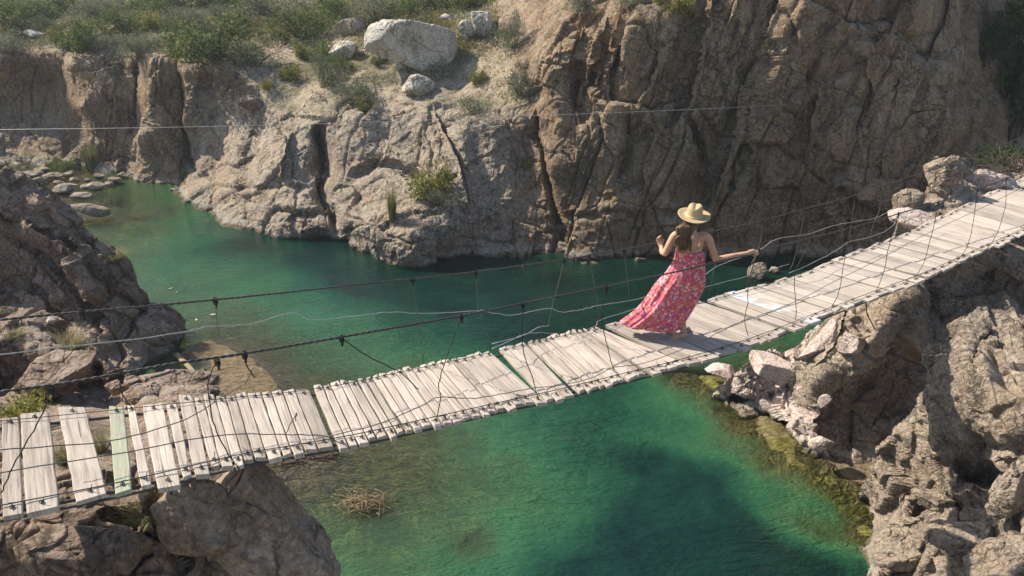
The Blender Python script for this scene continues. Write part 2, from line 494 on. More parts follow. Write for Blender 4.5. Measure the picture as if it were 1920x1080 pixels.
def wood_mat():
    m, N = mk('weathered grey plank')
    uv = N('ShaderNodeUVMap').outputs[0]
    tone = N('ShaderNodeAttribute', attribute_name='tone').outputs['Fac']
    off = N('ShaderNodeVectorMath', {0: uv, 1: N('ShaderNodeCombineXYZ', {0: math_(N, 'MULTIPLY', tone, 37.0), 1: math_(N, 'MULTIPLY', tone, 91.0)}).outputs[0]}, operation='ADD').outputs[0]
    mp = N('ShaderNodeMapping', {'Vector': off, 'Scale': (42, 1.6, 1)}).outputs[0]
    gr = noise(N, mp, 1.0, 8, .65, .8)
    bl = noise(N, off, 2.2, 6, .6, .6)
    c = ramp(N, gr, [(.28, (.22, .175, .14)), (.45, (.43, .362, .298)), (.62, (.55, .482, .412)), (.8, (.63, .565, .50))])
    c = mixc(N, .6, c, ramp(N, bl, [(.3, .72), (.5, 1.0), (.7, 1.12)]), 'MULTIPLY')
    c = mixc(N, .7, c, ramp(N, tone, [(0.0, .62), (.35, .9), (.7, 1.03), (1.0, 1.14)]), 'MULTIPLY')
    cr = ramp(N, noise(N, N('ShaderNodeMapping', {'Vector': off, 'Scale': (28, .8, 1)}).outputs[0], 1.3, 4, .5, 1.2), [(.29, 1.0), (.33, 0.0)])
    c = mixc(N, math_(N, 'MULTIPLY', cr, .75), c, (.09, .075, .06))
    pn = N('ShaderNodeAttribute', attribute_name='paint').outputs['Fac']
    pf = mapr(N, noise(N, off, 5.0, 6, .6), .36, .52)
    c = mixc(N, math_(N, 'MULTIPLY', math_(N, 'MULTIPLY', mapr(N, pn, .5, 1.0), pf), .5), c, (.36, .45, .27))
    n = N('ShaderNodeBump', {'Height': math_(N, 'SUBTRACT', gr, math_(N, 'MULTIPLY', cr, .6)), 'Strength': .5, 'Distance': .012}).outputs[0]
    p2 = N('ShaderNodeAttribute', attribute_name='paint_white').outputs['Fac']
    bn = noise(N, off, 2.6, 4, .6)
    c = mixc(N, math_(N, 'MULTIPLY', p2, math_(N, 'MULTIPLY', mapr(N, bn, .42, .55), .75)), c, (.64, .63, .62))
    c = mixc(N, math_(N, 'MULTIPLY', p2, math_(N, 'MULTIPLY', mapr(N, bn, .54, .62), .6)), c, (.40, .50, .66))
    finish(N, c, .88, n, .2)
    return m

def plain(name, col, rough=.7, metal=0.0, var=.25, scale=20, bump=0.0, spec=.4):
    m, N = mk(name)
    o = N('ShaderNodeTexCoord').outputs['Object']
    n = noise(N, o, scale, 5, .6)
    c = mixc(N, 1.0, col, ramp(N, n, [(.3, 1 - var), (.7, 1 + var)]), 'MULTIPLY')
    bp = N('ShaderNodeBump', {'Height': n, 'Strength': bump, 'Distance': .01}).outputs[0] if bump else None
    finish(N, c, rough, bp, spec, Metallic=metal)
    return m

def leaf_mat(name, a, b, c):
    m, N = mk(name)
    t = N('ShaderNodeAttribute', attribute_name='tone').outputs['Fac']
    r = N('ShaderNodeObjectInfo').outputs['Random']
    col = ramp(N, t, [(0.0, a), (.55, b), (1.0, c)])
    col = mixc(N, 1.0, col, ramp(N, r, [(0.0, (.8, .85, .8)), (1.0, (1.15, 1.1, 1.15))]), 'MULTIPLY')
    d = N('ShaderNodeBsdfDiffuse', {'Color': col}); tl = N('ShaderNodeBsdfTranslucent', {'Color': col})
    s = N('ShaderNodeMixShader', {0: .3, 1: d.outputs[0], 2: tl.outputs[0]})
    N('ShaderNodeOutputMaterial', {'Surface': s.outputs[0]})
    return m

M['bed'] = bed_mat(); M['water'] = water_mat(); M['wood'] = wood_mat()
M['cable'] = plain('dark steel cable', (.085, .075, .068), .6, .5, .4, 60)
M['wire'] = plain('galvanised wire', (.13, .12, .11), .5, .6, .4, 40)
M['pale_wire'] = plain('bare bright wire', (.42, .42, .40), .45, .4, .3, 40)
M['tie'] = plain('rusty wire tie', (.035, .028, .024), .7, .3, .4, 90)
M['bush'] = leaf_mat('green shrub leaves', (.05, .07, .022), (.13, .16, .055), (.27, .29, .12))
M['grey'] = leaf_mat('grey green shrub leaves', (.08, .09, .055), (.185, .195, .125), (.34, .345, .24))
M['yellow'] = leaf_mat('yellow green leaves', (.11, .11, .025), (.24, .23, .06), (.38, .36, .13))
M['dark'] = leaf_mat('dark tree leaves', (.02, .035, .014), (.045, .075, .028), (.10, .15, .05))
M['straw'] = leaf_mat('dry grass blades', (.16, .14, .06), (.30, .27, .13), (.45, .42, .26))
M['reed'] = leaf_mat('reed blades', (.07, .085, .025), (.14, .16, .05), (.26, .26, .10))
M['weed'] = leaf_mat('underwater weed', (.025, .035, .01), (.06, .075, .02), (.13, .135, .04))
M['bark'] = plain('grey bark', (.12, .095, .07), .95, 0, .4, 15, .4)
M['drift'] = plain('bleached driftwood', (.27, .205, .115), .9, 0, .4, 25, .3)
#PART2
# ------------------------------------------------------------------ far bank: cliffs and hillside
far_c = [
 (-430,330,'w'),(-430,300,36.2),(-430,120,37.6),(-430,70,42),(-430,-110,80),
 (-260,300,35.5),(-260,330,'w'),(0,318,'w'),(60,322,'w'),(150,318,'w'),(225,330,'w'),(252,346,'w'),(290,365,'w'),(340,378,'w'),(400,415,'w'),(470,440,'w'),(545,456,'w'),
 (600,450,'w'),(645,456,'w'),(690,480,'w'),(740,505,'w'),(770,508,'w'),(830,492,'w'),(870,488,'w'),(1000,487,'w'),(1045,487,'w'),(1160,497,'w'),
 (1240,495,'w'),(1400,498,'w'),(1500,495,'w'),(1700,480,'w'),(1900,462,'w'),(2200,440,'w'),(770,540,'w'),(1000,530,'w'),(1400,540,'w'),(400,460,'w'),(1900,540,'w'),(200,370,'w'),(-100,370,'w'),
 (-200,280,36.2),(0,288,36.0),(60,290,35.9),(130,290,34.9),(200,300,34.3),(230,315,33.8),
 (-200,120,37.4),(-100,150,38.6),(0,200,38.6),(0,114,37.2),(60,150,38.9),(60,220,38.2),(100,200,38.4),(100,150,38.8),(100,108,37.2),(122,230,37.4),
 (137,120,34.9),(190,112,34.9),(238,130,35.2),(150,200,34.7),(200,210,34.6),(240,230,34.7),(180,270,34.4),(242,300,33.9),
 (262,200,33.6),(290,115,33.4),(285,180,33.0),(275,260,32.5),(268,330,32.1),(300,350,31.6),(325,170,33.0),(335,260,32.4),(330,340,31.3),
 (352,140,32.8),(352,220,32.4),(372,300,31.6),(400,150,32.4),(398,230,32.0),(425,130,31.8),(440,180,31.6),(430,250,31.4),(410,300,31.2),
 (365,340,30.4),(380,310,30.6),(360,380,29.0),(400,390,27.9),(440,270,29.9),(425,340,28.4),(470,400,26.4),(480,230,30.2),(470,320,27.9),(500,260,28.9),(520,330,26.8),
 (540,232,29.1),(545,300,27.0),(560,270,27.6),(590,250,27.9),(600,300,27.0),(550,400,24.8),(500,420,25.2),(605,420,24.7),(600,360,25.6),(560,430,24.5),
 (470,185,31.2),(500,200,30.5),(520,212,30.0),(560,215,29.4),(600,222,28.6),
 (640,245,28.2),(625,320,26.7),(640,390,24.9),(700,205,28.5),(690,250,27.4),(680,310,26.3),(700,350,25.5),(690,420,23.3),(740,230,27.8),(745,300,26.2),(745,400,23.2),(745,440,22.5),
 (790,212,27.6),(785,260,26.8),(800,330,25.1),(790,430,22.3),(835,218,26.9),(850,260,25.9),(860,330,24.6),(850,420,22.9),(830,450,22.5),(765,480,22.1),(700,462,22.9),(640,430,24.2),
 (890,240,26.0),(905,300,25.2),(915,370,24.4),(920,440,23.7),(950,230,26.2),(970,300,25.6),(965,380,24.7),(980,450,23.7),(1010,350,24.8),(1025,440,23.6),(1005,250,26.0),
 (700,180,29.3),(785,182,28.7),(850,195,27.9),(900,205,27.1),(960,205,26.8),(990,195,26.6),(745,155,30.0),(860,155,29.7),(900,120,30.2),(930,100,30.8),(650,150,30.6),(560,165,31.3),(610,190,29.8),
 (660,110,32),(760,100,31.5),(760,50,34.5),(860,60,33.0),(880,20,36.5),(700,30,37.5),
 (-200,60,42),(0,92,37.6),(110,86,37.6),(200,90,35.8),(270,98,34.8),(330,98,34.2),(400,106,33.1),(470,150,31.8),(520,140,32),(0,40,43),(200,50,40.5),(400,60,37.5),(550,95,34.6),(600,40,39),(400,5,44),
 (0,-20,50),(200,-20,49),(600,-40,50),(800,-20,42),(910,5,38),(-250,-110,80),(200,-110,78),(600,-110,70),(850,-110,52),(-250,-20,52),
 (945,40,31.5),(960,90,29.8),(990,140,27.6),(985,50,30.6),(1010,20,30.4),(1000,180,26.9),
 (1020,110,26.26),(1050,60,26.90),(1060,140,25.46),(1050,230,24.82),(1040,310,24.50),(1060,400,23.86),(1065,455,23.38),
 (1100,40,26.42),(1110,100,25.46),(1120,200,24.66),(1130,300,24.18),(1120,400,23.62),(1160,10,25.47),(1170,80,24.79),(1180,200,24.29),(1200,300,23.92),(1180,420,23.42),
 (1250,0,25.35),(1250,100,24.66),(1280,220,24.23),(1290,320,23.80),(1270,420,23.36),(1350,20,24.97),(1350,120,24.48),(1370,230,24.11),(1380,330,23.73),(1360,430,23.36),
 (1450,0,24.91),(1460,120,24.48),(1470,240,24.11),(1480,340,23.80),(1460,430,23.49),(1550,0,24.73),(1560,120,24.48),(1570,240,24.11),(1580,340,23.86),(1550,430,23.61),
 (1650,0,24.60),(1660,90,24.42),(1660,200,24.23),(1670,300,24.11),(1640,420,23.86),(1720,20,24.54),(1740,110,24.66),(1760,190,24.35),(1780,260,24.42),(1730,370,24.23),
 (1800,50,26.6),(1830,150,26.6),(1840,250,26.4),(1820,350,26),(1880,40,29),(1900,150,29),(1900,250,28.5),(1950,350,28),(2100,100,31),(2200,250,31),(2200,350,30),(2000,0,31),
 (1100,-60,30),(1250,-60,26.6),(1400,-60,25.2),(1600,-60,24.8),(1700,-60,24.8),(1850,-60,29),(2200,-60,33),(1000,-60,36),(1100,-110,40),(1300,-110,29),(1500,-110,25.6),(1700,-110,25.4),(2000,-110,33),(2200,-110,35),
]
# ledges: (line drawn downwards in the picture, how far the rock right of it stands out, how wide it tapers off)
far_s = [
 ([(1330,-60),(1325,40),(1305,110),(1285,190),(1268,260)],-0.68,60), ([(1480,-60),(1440,60),(1405,140),(1385,220),(1350,330),(1310,420)],-0.68,70),
 ([(1470,-20),(1452,70),(1440,130),(1412,200),(1396,260)],-0.34,40), ([(1200,-20),(1165,60),(1140,110),(1120,170),(1105,260)],-0.52,70),
 ([(1700,-40),(1680,20),(1660,70),(1642,102)],-0.68,50), ([(1800,-60),(1770,50),(1745,90),(1720,130)],-0.60,60),
 ([(1640,100),(1630,180),(1615,260)],-0.30,60), ([(1130,10),(1105,70),(1090,130),(1085,200),(1080,300)],-0.60,60),
 ([(1242,60),(1230,130),(1190,190),(1170,270)],-0.30,60), ([(1410,230),(1400,290),(1380,350)],-0.38,45), ([(1560,40),(1545,130),(1520,230),(1510,330)],-0.30,60),
 ([(1690,130),(1680,200),(1665,270),(1650,350)],-0.30,60), ([(1225,240),(1205,300),(1190,370)],-0.38,50),
 ([(600,225),(608,290),(605,350),(612,430)],-0.68,90), ([(815,195),(830,230),(850,280),(870,330),(890,400)],0.52,60), ([(500,225),(482,270),(478,330)],-0.38,60),
 ([(262,110),(255,190),(245,280),(248,340)],-0.68,50), ([(338,115),(345,190),(352,250),(375,330)],-0.68,60), ([(392,130),(400,180),(420,230)],-0.45,50), ([(118,100),(125,180),(140,240)],-0.52,80),
 ([(545,240),(530,290),(528,340)],0.38,40), ([(740,210),(735,250),(715,300),(690,330)],-0.30,60), ([(1010,190),(1015,260),(1030,330),(1042,400),(1045,480)],-0.38,80),
 ([(430,280),(400,320),(370,350)],-0.45,70),
]
far_k = [
 ([(1075,110),(1085,160),(1090,220)],0.60,8), ([(1100,120),(1098,190),(1092,240)],0.60,7), ([(605,230),(607,300),(612,380),(635,440)],0.60,10), ([(338,110),(342,180),(350,250),(372,330)],0.54,6),
 ([(120,100),(128,190),(150,250)],0.42,6), ([(262,110),(256,190),(248,260)],0.42,7), ([(1008,200),(1016,260),(1030,330),(1044,420),(1046,484)],0.48,5), ([(880,240),(905,310),(925,390)],0.30,20),
 ([(1170,30),(1158,100),(1135,180),(1122,260)],0.42,5), ([(1290,200),(1300,250),(1325,330),(1332,400)],0.36,5), ([(1490,150),(1560,145),(1640,105),(1700,120)],0.24,7), ([(1640,200),(1632,260),(1612,330),(1590,400)],0.24,5),
 ([(1720,165),(1790,160),(1840,165)],0.24,5), ([(1690,215),(1740,208),(1800,200)],0.18,5), ([(1680,255),(1740,258)],0.18,5), ([(1560,190),(1545,260),(1520,320)],0.21,5), ([(1640,330),(1610,345),(1560,320)],0.24,5),
 ([(1410,240),(1395,300),(1370,350)],0.30,9), ([(1180,235),(1165,300),(1155,330)],0.36,8), ([(1000,420),(1150,400),(1300,410)],0.18,7), ([(640,330),(720,310),(790,330)],0.21,6), ([(700,440),(760,420),(830,450)],0.15,6),
 ([(360,330),(430,350),(520,345),(600,345)],0.18,5), ([(470,330),(462,390),(470,430)],0.21,6), ([(560,330),(556,400),(560,450)],0.18,5), ([(800,215),(808,260),(800,320)],0.24,5), ([(400,300),(410,360),(400,400)],0.21,5),
 ([(1860,20),(1840,120),(1820,220)],0.48,11), ([(1515,0),(1500,80),(1480,150)],0.24,5), ([(1385,40),(1365,110)],0.24,5),
]
far_k += [([(605,225),(607,300),(612,380),(635,445)],.8,14), ([(645,335),(720,312),(795,332)],.35,9), ([(480,230),(462,300),(455,400)],.4,10), ([(815,200),(835,270),(880,380)],.45,14)]
cliff_edge = [(-480,88),(-100,96),(0,100),(60,90),(110,92),(200,96),(262,102),(300,104),(345,112),(390,112),(430,128),(470,160),(480,185),(510,205),(560,214),(620,224),(650,205),(700,192),(760,196),(830,196),(870,200),(905,203),(960,204),(992,192),(985,150),(965,100),(950,70),(935,40),(925,10),(935,-30),(960,-200),(-480,-200)]
Rl = rotmat(0, .32, .1)
def far_disp(P, u, v, N):
    hill = inpoly(u, v, cliff_edge).astype(np.float32)
    calm = np.clip((1010 - u) / 60, 0, 1) * np.clip((u - 340) / 60, 0, 1)   # the rounded middle rock
    blocks = fracture(P, [(2.1, (1, 1, 2.4), .42, .34, .2, .06, 'j'), (.9, (1, 1, 2.0), .13, .12, .08, .07, 'j'), (1.5, (1, 1, 2.2), .12, .16, .12, .06, 'v'), (.33, (1, 1, 1.5), .045, .05, .02, .1, 'j')], Rl, 3)
    soft = fracture(P, [(2.2, (1.2, 1, 1), .16, .34, .16, .06), (.6, (1.3, 1, .8), .08, .09, .04, .08), (.25, (1.3, 1, 1), .03, .04, .02, .1)], rotmat(.2, -.3, .3), 11, .2)
    big = fbm(P * .35, 2, 5) * .2
    fine = fbm(P * 2.2, 4, 8) * .03
    near_edge = 1 - .6 * np.clip((200 - v) / 120, 0, 1) * (u < 900)
    rockd = ((1 - calm) * blocks + calm * (.75 * soft + .18 * blocks)) * near_edge + big * (1 - .5 * calm) + fine
    hilld = fbm(P * .8, 4, 21) * .12 + .25 * soft * np.clip((v - 130) / 60, 0, 1)
    return np.where(hill > 0, hilld, rockd)
far = Relief(far_c, -430, 2200, -110, 540, 2.0, far_s, far_k, far_disp)
hm = inpoly(far.u, far.v, cliff_edge)
c = far.mesh('cliff', M['cliff'], None, None, 0, -1.5)
# hillside faces of the same surface go to an object of their own
me = c.data
q = np.empty(len(me.polygons) * 4, np.int32); me.loops.foreach_get("vertex_index", q); q = q.reshape(-1, 4)
co = np.empty(len(me.vertices) * 3, np.float32); me.vertices.foreach_get("co", co); co = co.reshape(-1, 3)
rel = co - [0, 0, H]
zc = rel[:, 1] * CP - rel[:, 2] * SP; pu = 960 + F * rel[:, 0] / zc; pv = 540 - F * (rel[:, 1] * SP + rel[:, 2] * CP) / zc
wv = np.stack([pu / 40, pv / 40, 0 * pu], 1)
fh = inpoly(pu + 10 * fbm(wv, 3, 4), pv + 9 * fbm(wv + 7, 3, 6), cliff_edge)[q].all(1)
pale = np.clip((1000 - pu) / 90, 0, 1) * np.clip((pu - 330) / 50, 0, 1) * np.clip((pv - 160) / 40, 0, 1) * np.clip(1.1 + .5 * fbm(wv * .5 + 3, 3, 44), .3, 1)
def sub(name, mask, mat):
    qq = q[mask]; us = np.unique(qq); rm = np.full(len(co), -1); rm[us] = np.arange(len(us))
    return tag(new_mesh(name, co[us], rm[qq].astype(np.int32), mat, smooth=False, attrs={'pale': pale[us]}), kind='structure')
sub('hillside', fh, M['hill']); sub('cliff', ~fh, M['cliff'])
bpy.data.objects.remove(c); bpy.data.meshes.remove(me)

# ------------------------------------------------------------------ left bank
def rock_disp(o, R, s, big=.15, fine=.05, warp=.14):
    return lambda P, u, v, N: fracture(P, o, R, s, warp) + fbm(P * .7, 3, s) * big + fbm(P * 3, 4, s + 3) * fine
lb_c = [(-260,180,18.5),(-100,255,18.4),(0,305,18.2),(70,340,18.3),(110,368,18.3),(150,410,18.4),(180,455,18.3),(215,482,18.2),(245,505,18.0),(255,540,17.7),(290,567,17.6),(330,582,17.7),(345,602,17.8),(335,640,'w'),(300,685,'w'),(240,705,15.4),
 (0,360,17.9),(0,420,17.6),(60,400,17.8),(0,520,17.1),(0,590,16.6),(100,450,17.6),(60,500,17.2),(100,540,16.9),(180,500,17.5),(180,560,16.9),(150,620,16.3),(230,560,17.2),(250,610,16.8),(300,620,16.9),(200,680,15.6),(-200,400,17.8),(-200,600,16.6),(0,720,15),(150,740,14.8),(-200,740,15)]
lb_poly = [(-262,160),(-100,248),(0,303),(40,318),(70,334),(110,364),(150,407),(178,451),(215,478),(245,502),(256,535),(290,564),(325,577),(348,600),(340,625),(332,652),(326,690),(270,712),(215,740),(-262,745)]
lb = Relief(lb_c, -262, 352, 150, 745, 2.1, [([(30,400),(110,450),(160,500),(200,560)],.5,60), ([(60,340),(130,420),(170,490)],.3,40), ([(120,420),(200,520),(290,590)],.3,45)],
            [([(0,430),(90,490),(150,560),(200,640)],.35,7), ([(80,380),(140,470),(230,560),(310,610)],.3,7), ([(0,520),(80,560),(140,620)],.3,8)],
            rock_disp([(1.5, (1.6, 1, .8), .26, .30, .15, .06, 'j'), (.6, (1.5, 1, .8), .12, .12, .07, .07, 'j'), (.22, (1.2, 1, 1), .04, .05, .02, .1)], rotmat(0, .75, .2), 23))
tag(lb.mesh('rock_bank', M['left'], lb_poly, skirt=1.6), kind='structure')

ll_c = [(0,578,12.6),(60,584,12.4),(130,603,12.0),(165,640,11.6),(215,690,10.9),(0,612,12.0),(0,645,11.0),(60,655,11.0),(100,672,10.8),(50,700,10.9),(0,700,10.95),(150,690,10.6),(200,712,11.0),(0,738,10.7),(100,725,10.8),(160,730,10.9),(60,735,10.5),(100,620,11.9),(120,660,11.2),
 (225,728,10.8),(255,722,10.2),(300,706,9.7),(350,703,9.7),(388,735,9.1),(300,745,8.8),(350,735,9.0),(270,750,8.6),(200,758,10.4),(150,760,10.2),(100,768,9.4),(0,775,8.3),
 (0,800,6.9),(150,790,7.2),(250,800,7.8),(60,850,5.9),(200,830,6.3),(250,860,6.0),(300,800,7.2),(400,800,7.6),(420,840,7.2),(120,920,5.15),(60,960,4.95),(200,945,5.05),
 (0,985,4.75),(60,1000,4.65),(60,1080,4.62),(60,1180,4.6),(0,1080,4.6),(150,1000,4.75),(150,1080,4.65),(180,960,4.95),(230,975,5.0),(260,1000,4.9),(240,1080,4.7),(330,900,5.5),(300,930,5.2),(290,960,5.1),(380,890,5.6),(410,940,5.25),(430,980,5.15),(330,1000,5.05),(330,1080,4.8),(400,1040,5.05),
 (400,1080,5.0),(300,1180,4.6),(450,900,5.75),(475,895,5.9),(455,950,5.45),(500,960,5.45),(530,960,5.6),(560,1000,5.65),(600,1060,5.8),(610,1080,5.8),(540,1080,5.35),(480,1040,5.25),(480,1180,5.1),(612,1180,5.7),(-260,560,13),(-260,700,10),(-260,900,5.2),(-260,1100,4.5),(440,870,6.6)]
ll_poly = [(-262,556),(0,576),(60,580),(110,590),(150,610),(166,640),(190,662),(220,690),(212,716),(245,722),(272,712),(300,704),(352,700),(376,718),(392,736),(398,760),(425,800),(450,850),(450,884),(482,897),(508,925),(535,950),(556,985),(578,1004),(602,1040),(614,1075),(616,1182),(-262,1182)]
ll = Relief(ll_c, -262, 618, 556, 1182, 2.1, [([(260,895),(300,940),(330,1000),(345,1060)],.15,60)],
            [([(295,900),(305,960),(330,1010),(345,1080)],.15,12), ([(180,960),(240,985),(310,1000)],.1,8), ([(100,600),(120,640),(180,690),(205,715)],.3,18)],
            rock_disp([(1.1, (1.3, 1, .9), .14, .22, .12, .05), (.45, (1.4, 1, .8), .07, .08, .04, .07), (.16, (1.2, 1, 1), .018, .022, .01, .1, 'j')], rotmat(.2, .5, .4), 37, .05, .015))
tag(ll.mesh('rock_bank', M['left'], ll_poly, skirt=1.0), kind='structure')

# ------------------------------------------------------------------ right bank
r1_c = [(1470,835,'w'),(1540,885,'w'),(1580,910,'w'),(1615,942,'w'),(1490,790,13.2),(1500,720,13.3),(1470,700,13.7),(1550,600,13.3),(1600,560,13.4),(1570,640,12.9),(1540,680,12.8),(1640,630,12.4),(1595,680,12.4),(1680,565,12.7),(1640,590,12.8),
 (1530,715,12.6),(1575,730,13.0),(1570,780,13.0),(1528,800,12.35),(1610,800,12.9),(1650,750,13.0),(1575,850,12.3),(1650,880,12.0),(1690,800,12.6),(1700,680,12.9),(1720,560,12.9),(1660,690,12.9),(1610,730,13.1),
 (1750,525,14.0),(1800,560,14.1),(1850,525,14.2),(1850,620,13.2),(1780,640,13.3),(1920,560,13.8),(1920,640,12.9),(1760,600,13.8),(2150,500,13.6),(2150,700,11.5),(1750,700,12.9),
 (1700,420,15.2),(1740,340,16.4),(1760,300,16.9),(1800,330,16.6),(1850,330,17.2),(1900,315,18.7),(1900,365,17.0),(1950,345,18.2),(1960,380,16.4),(2050,330,19.2),(1990,400,15.8),(1930,310,18.3),(2150,270,19.6),(1780,370,16.0),(1850,350,16.9),
 (1650,480,14.0),(1800,440,14.3),(1900,400,15.5),(1850,478,13.9),(1600,520,13.9),(1690,400,15.6),(2000,420,15.2),(2200,400,15),(1750,490,13.8),(1950,480,13.8)]
r1_poly = [(1466,838),(1474,790),(1484,760),(1474,706),(1500,655),(1530,620),(1548,592),(1570,560),(1620,520),(1672,440),(1686,400),(1725,385),(1738,345),(1745,306),(1775,294),(1800,302),(1830,318),(1870,312),(1930,305),(2202,262),(2202,1000),(1640,980),(1612,944),(1580,912),(1540,888),(1490,860)]
r1 = Relief(r1_c, 1450, 2202, 262, 1000, 2.1, [([(1590,560),(1570,620),(1530,690)],.12,60)],
            [([(1640,680),(1600,760),(1590,850)],.15,9), ([(1700,560),(1760,600),(1790,640)],.2,14)],
            rock_disp([(1.2, (1, 1, 1.4), .2, .3, .08, .05, 'j'), (.45, (1, 1, 1.2), .07, .10, .04, .08, 'j'), (.17, (1, 1, 1), .03, .03, .012, .1, 'j')], rotmat(.3, .4, .1), 51, .08, .025))
tag(r1.mesh('rock_bank', M['right'], r1_poly, skirt=1.4), kind='structure')

r0_c = [(1335,757,'w'),(1385,791,'w'),(1440,778,'w'),(1475,812,'w'),(1500,854,'w'),(1540,884,'w'),(1350,740,14.5),(1400,700,14.2),(1380,725,14.3),(1440,725,13.95),(1440,755,13.75),(1460,690,13.95),(1420,672,14.2),(1500,660,13.6),(1535,615,13.4),(1550,660,12.95),(1585,650,12.85),(1510,700,13.15),(1500,760,13.0),(1490,800,12.95),(1520,820,12.5),(1540,780,12.5),(1530,730,12.75),(1570,620,13.1),(1610,690,12.6),(1560,860,12.3)]
r0_poly = [(1326,757),(1342,733),(1372,700),(1400,680),(1425,665),(1462,662),(1490,648),(1512,628),(1530,606),(1556,616),(1592,640),(1612,672),(1600,694),(1548,702),(1532,742),(1530,790),(1540,830),(1568,872),(1542,890),(1500,862),(1476,838),(1464,815),(1476,792),(1452,786),(1385,800),(1350,785)]
r0 = Relief(r0_c, 1310, 1630, 590, 910, 1.8, [([(1470,668),(1450,700),(1462,740)],-.25,50), ([(1365,745),(1420,752),(1470,735)],-.28,35)], [([(1345,760),(1400,752),(1460,742)],.18,7), ([(1470,690),(1480,740),(1470,780)],.25,8), ([(1410,690),(1450,712),(1490,715)],.2,7)],
            rock_disp([(.75, (1.2, 1, .8), .12, .2, .08, .05, 'j'), (.3, (1, 1, .8), .05, .06, .03, .08, 'j'), (.12, (1, 1, 1), .025, .03, .01, .1, 'j')], rotmat(.35, .5, .6), 83, .06, .03))
tag(r0.mesh('rock_bank', M['pink'], r0_poly, skirt=.7), kind='structure')

r2_c = [(1615,942,'w'),(1634,1000,'w'),(1608,1090,'w'),(1600,1180,'w'),(1793,606,10.5),(1765,650,10.5),(1735,690,10.5),(1712,730,10.5),(1695,790,10.6),(1665,840,10.7),(1640,890,10.85),(1800,700,9.7),(1850,640,9.9),(1900,700,9.0),(1930,600,10.2),
 (1750,780,9.9),(1800,800,9.2),(1900,800,8.4),(1720,850,10.0),(1750,900,9.5),(1680,930,10.1),(1660,1000,9.7),(1700,1000,9.3),(1800,960,8.7),(1800,1010,8.2),(1800,900,9.1),(1835,890,9.4),(1870,880,9.3),(1860,910,9.2),(1920,870,8.6),(1900,930,8.1),(1900,1000,7.6),(1700,1080,8.8),(1800,1080,7.8),(1900,1080,7.1),(2150,800,7.2),(2150,1080,6.2),(1700,1180,7.8),(1900,1180,6.4),(2200,1180,5.2),(2200,620,9)]
r2_poly = [(1795,604),(1768,646),(1737,688),(1712,730),(1700,765),(1690,795),(1664,842),(1640,890),(1611,938),(1622,975),(1636,1000),(1622,1050),(1607,1088),(1596,1182),(2202,1182),(2202,600),(1930,585),(1850,588)]
r2 = Relief(r2_c, 1590, 2202, 585, 1182, 2.1, [([(1930,880),(1860,905),(1800,880)],.3,60), ([(1640,1010),(1720,1000),(1800,960)],.12,70), ([(1700,1080),(1780,1010),(1850,990)],.15,60)],
            [([(1740,760),(1718,830),(1690,910)],.1,6), ([(1790,890),(1840,885),(1900,890),(1930,870)],.4,18), ([(1700,960),(1760,940),(1820,960)],.3,9), ([(1750,1020),(1700,1060),(1660,1080)],.25,8), ([(1860,600),(1830,660),(1835,700)],.25,9)],
            rock_disp([(1.0, (1, 1.3, .8), .2, .32, .08, .05, 'j'), (.4, (1, 1.2, .8), .08, .11, .04, .07, 'j'), (.15, (1, 1.3, .8), .032, .035, .015, .1, 'j')], rotmat(.5, .6, .3), 71, .06, .025))
tag(r2.mesh('rock_bank', M['right'], r2_poly, skirt=1.4), kind='structure')

# ------------------------------------------------------------------ river bed and water
bed_c = [(340,668,.10),(430,690,.13),(480,705,.10),(520,722,.03),(420,655,.04),(545,720,-.12),(470,645,-.14),(400,632,-.1),(355,640,-.14),(325,640,-.7),(310,690,-.9),(250,690,-1),
 (520,872,-.05),(565,858,.03),(620,850,-.02),(600,900,-.10),(500,900,-.06),(560,930,-.1),(620,960,-.4),(700,870,-.26),(690,940,-.35),(640,1040,-.9),(560,960,-.4),(800,870,-.42),(800,940,-.55),(760,1000,-.8),(900,850,-.8),(950,900,-.85),(1000,800,-1.5),(900,790,-.9),
 (1100,800,-2.2),(1050,950,-1.3),(1000,1000,-1.5),(1150,900,-1.9),(900,1060,-1.5),(1000,1060,-2.2),(1250,900,-3.2),(1200,1050,-3.6),(1350,950,-3.6),(1450,1040,-4),(1300,800,-2.1),(1380,850,-1.5),(1450,920,-2),(1480,880,-.8),(1560,960,-1.5),(1550,1060,-3.2),(1600,1000,-.7),(1620,1060,-2.4),
 (1420,815,-.4),(1360,780,-.5),(1300,715,-.10),(1330,735,-.12),(1290,700,-.1),(1350,700,-.05),(1400,690,-.5),(1262,700,-.8),(1250,750,-1.4),(1210,700,-2),(1400,650,-.8),(1450,640,-1.0),(1460,800,-.15),(1500,860,-.2),(1545,905,-.35),(1590,940,-.3),(1350,640,-1.6),(1260,640,-2.4),
 (640,700,-.45),(600,650,-.9),(560,690,-.3),(700,640,-1.3),(600,560,-1.7),(500,600,-.9),(420,590,-.7),(500,520,-1.5),(350,540,-1.0),(300,480,-1.1),(240,440,-.6),(200,395,-.25),(300,400,-.9),(260,380,-.5),(400,450,-2.0),(800,600,-2.4),(900,640,-2.3),(1000,560,-3.3),(750,540,-3.2),(1200,560,-3.8),(1300,520,-3.8),(850,700,-1.3),(1000,700,-1.9),
 (150,355,-.12),(90,332,-.1),(40,325,-.12),(160,328,-.06),(225,345,-.8),(-150,340,-.1),(640,490,-3.4),(560,480,-2.8),(700,530,-3.6),(900,520,-4.4),(900,560,-3.9),(1050,520,-4.4),(1050,570,-3.9),(1150,600,-3.4),(450,455,-2.6),(1600,520,-3),(1700,700,-1)]  # bed deepened below the far cliffs so the water colour carries their shade
bx = np.array([at_z(a, b, 0)[:2] for a, b, _ in bed_c])
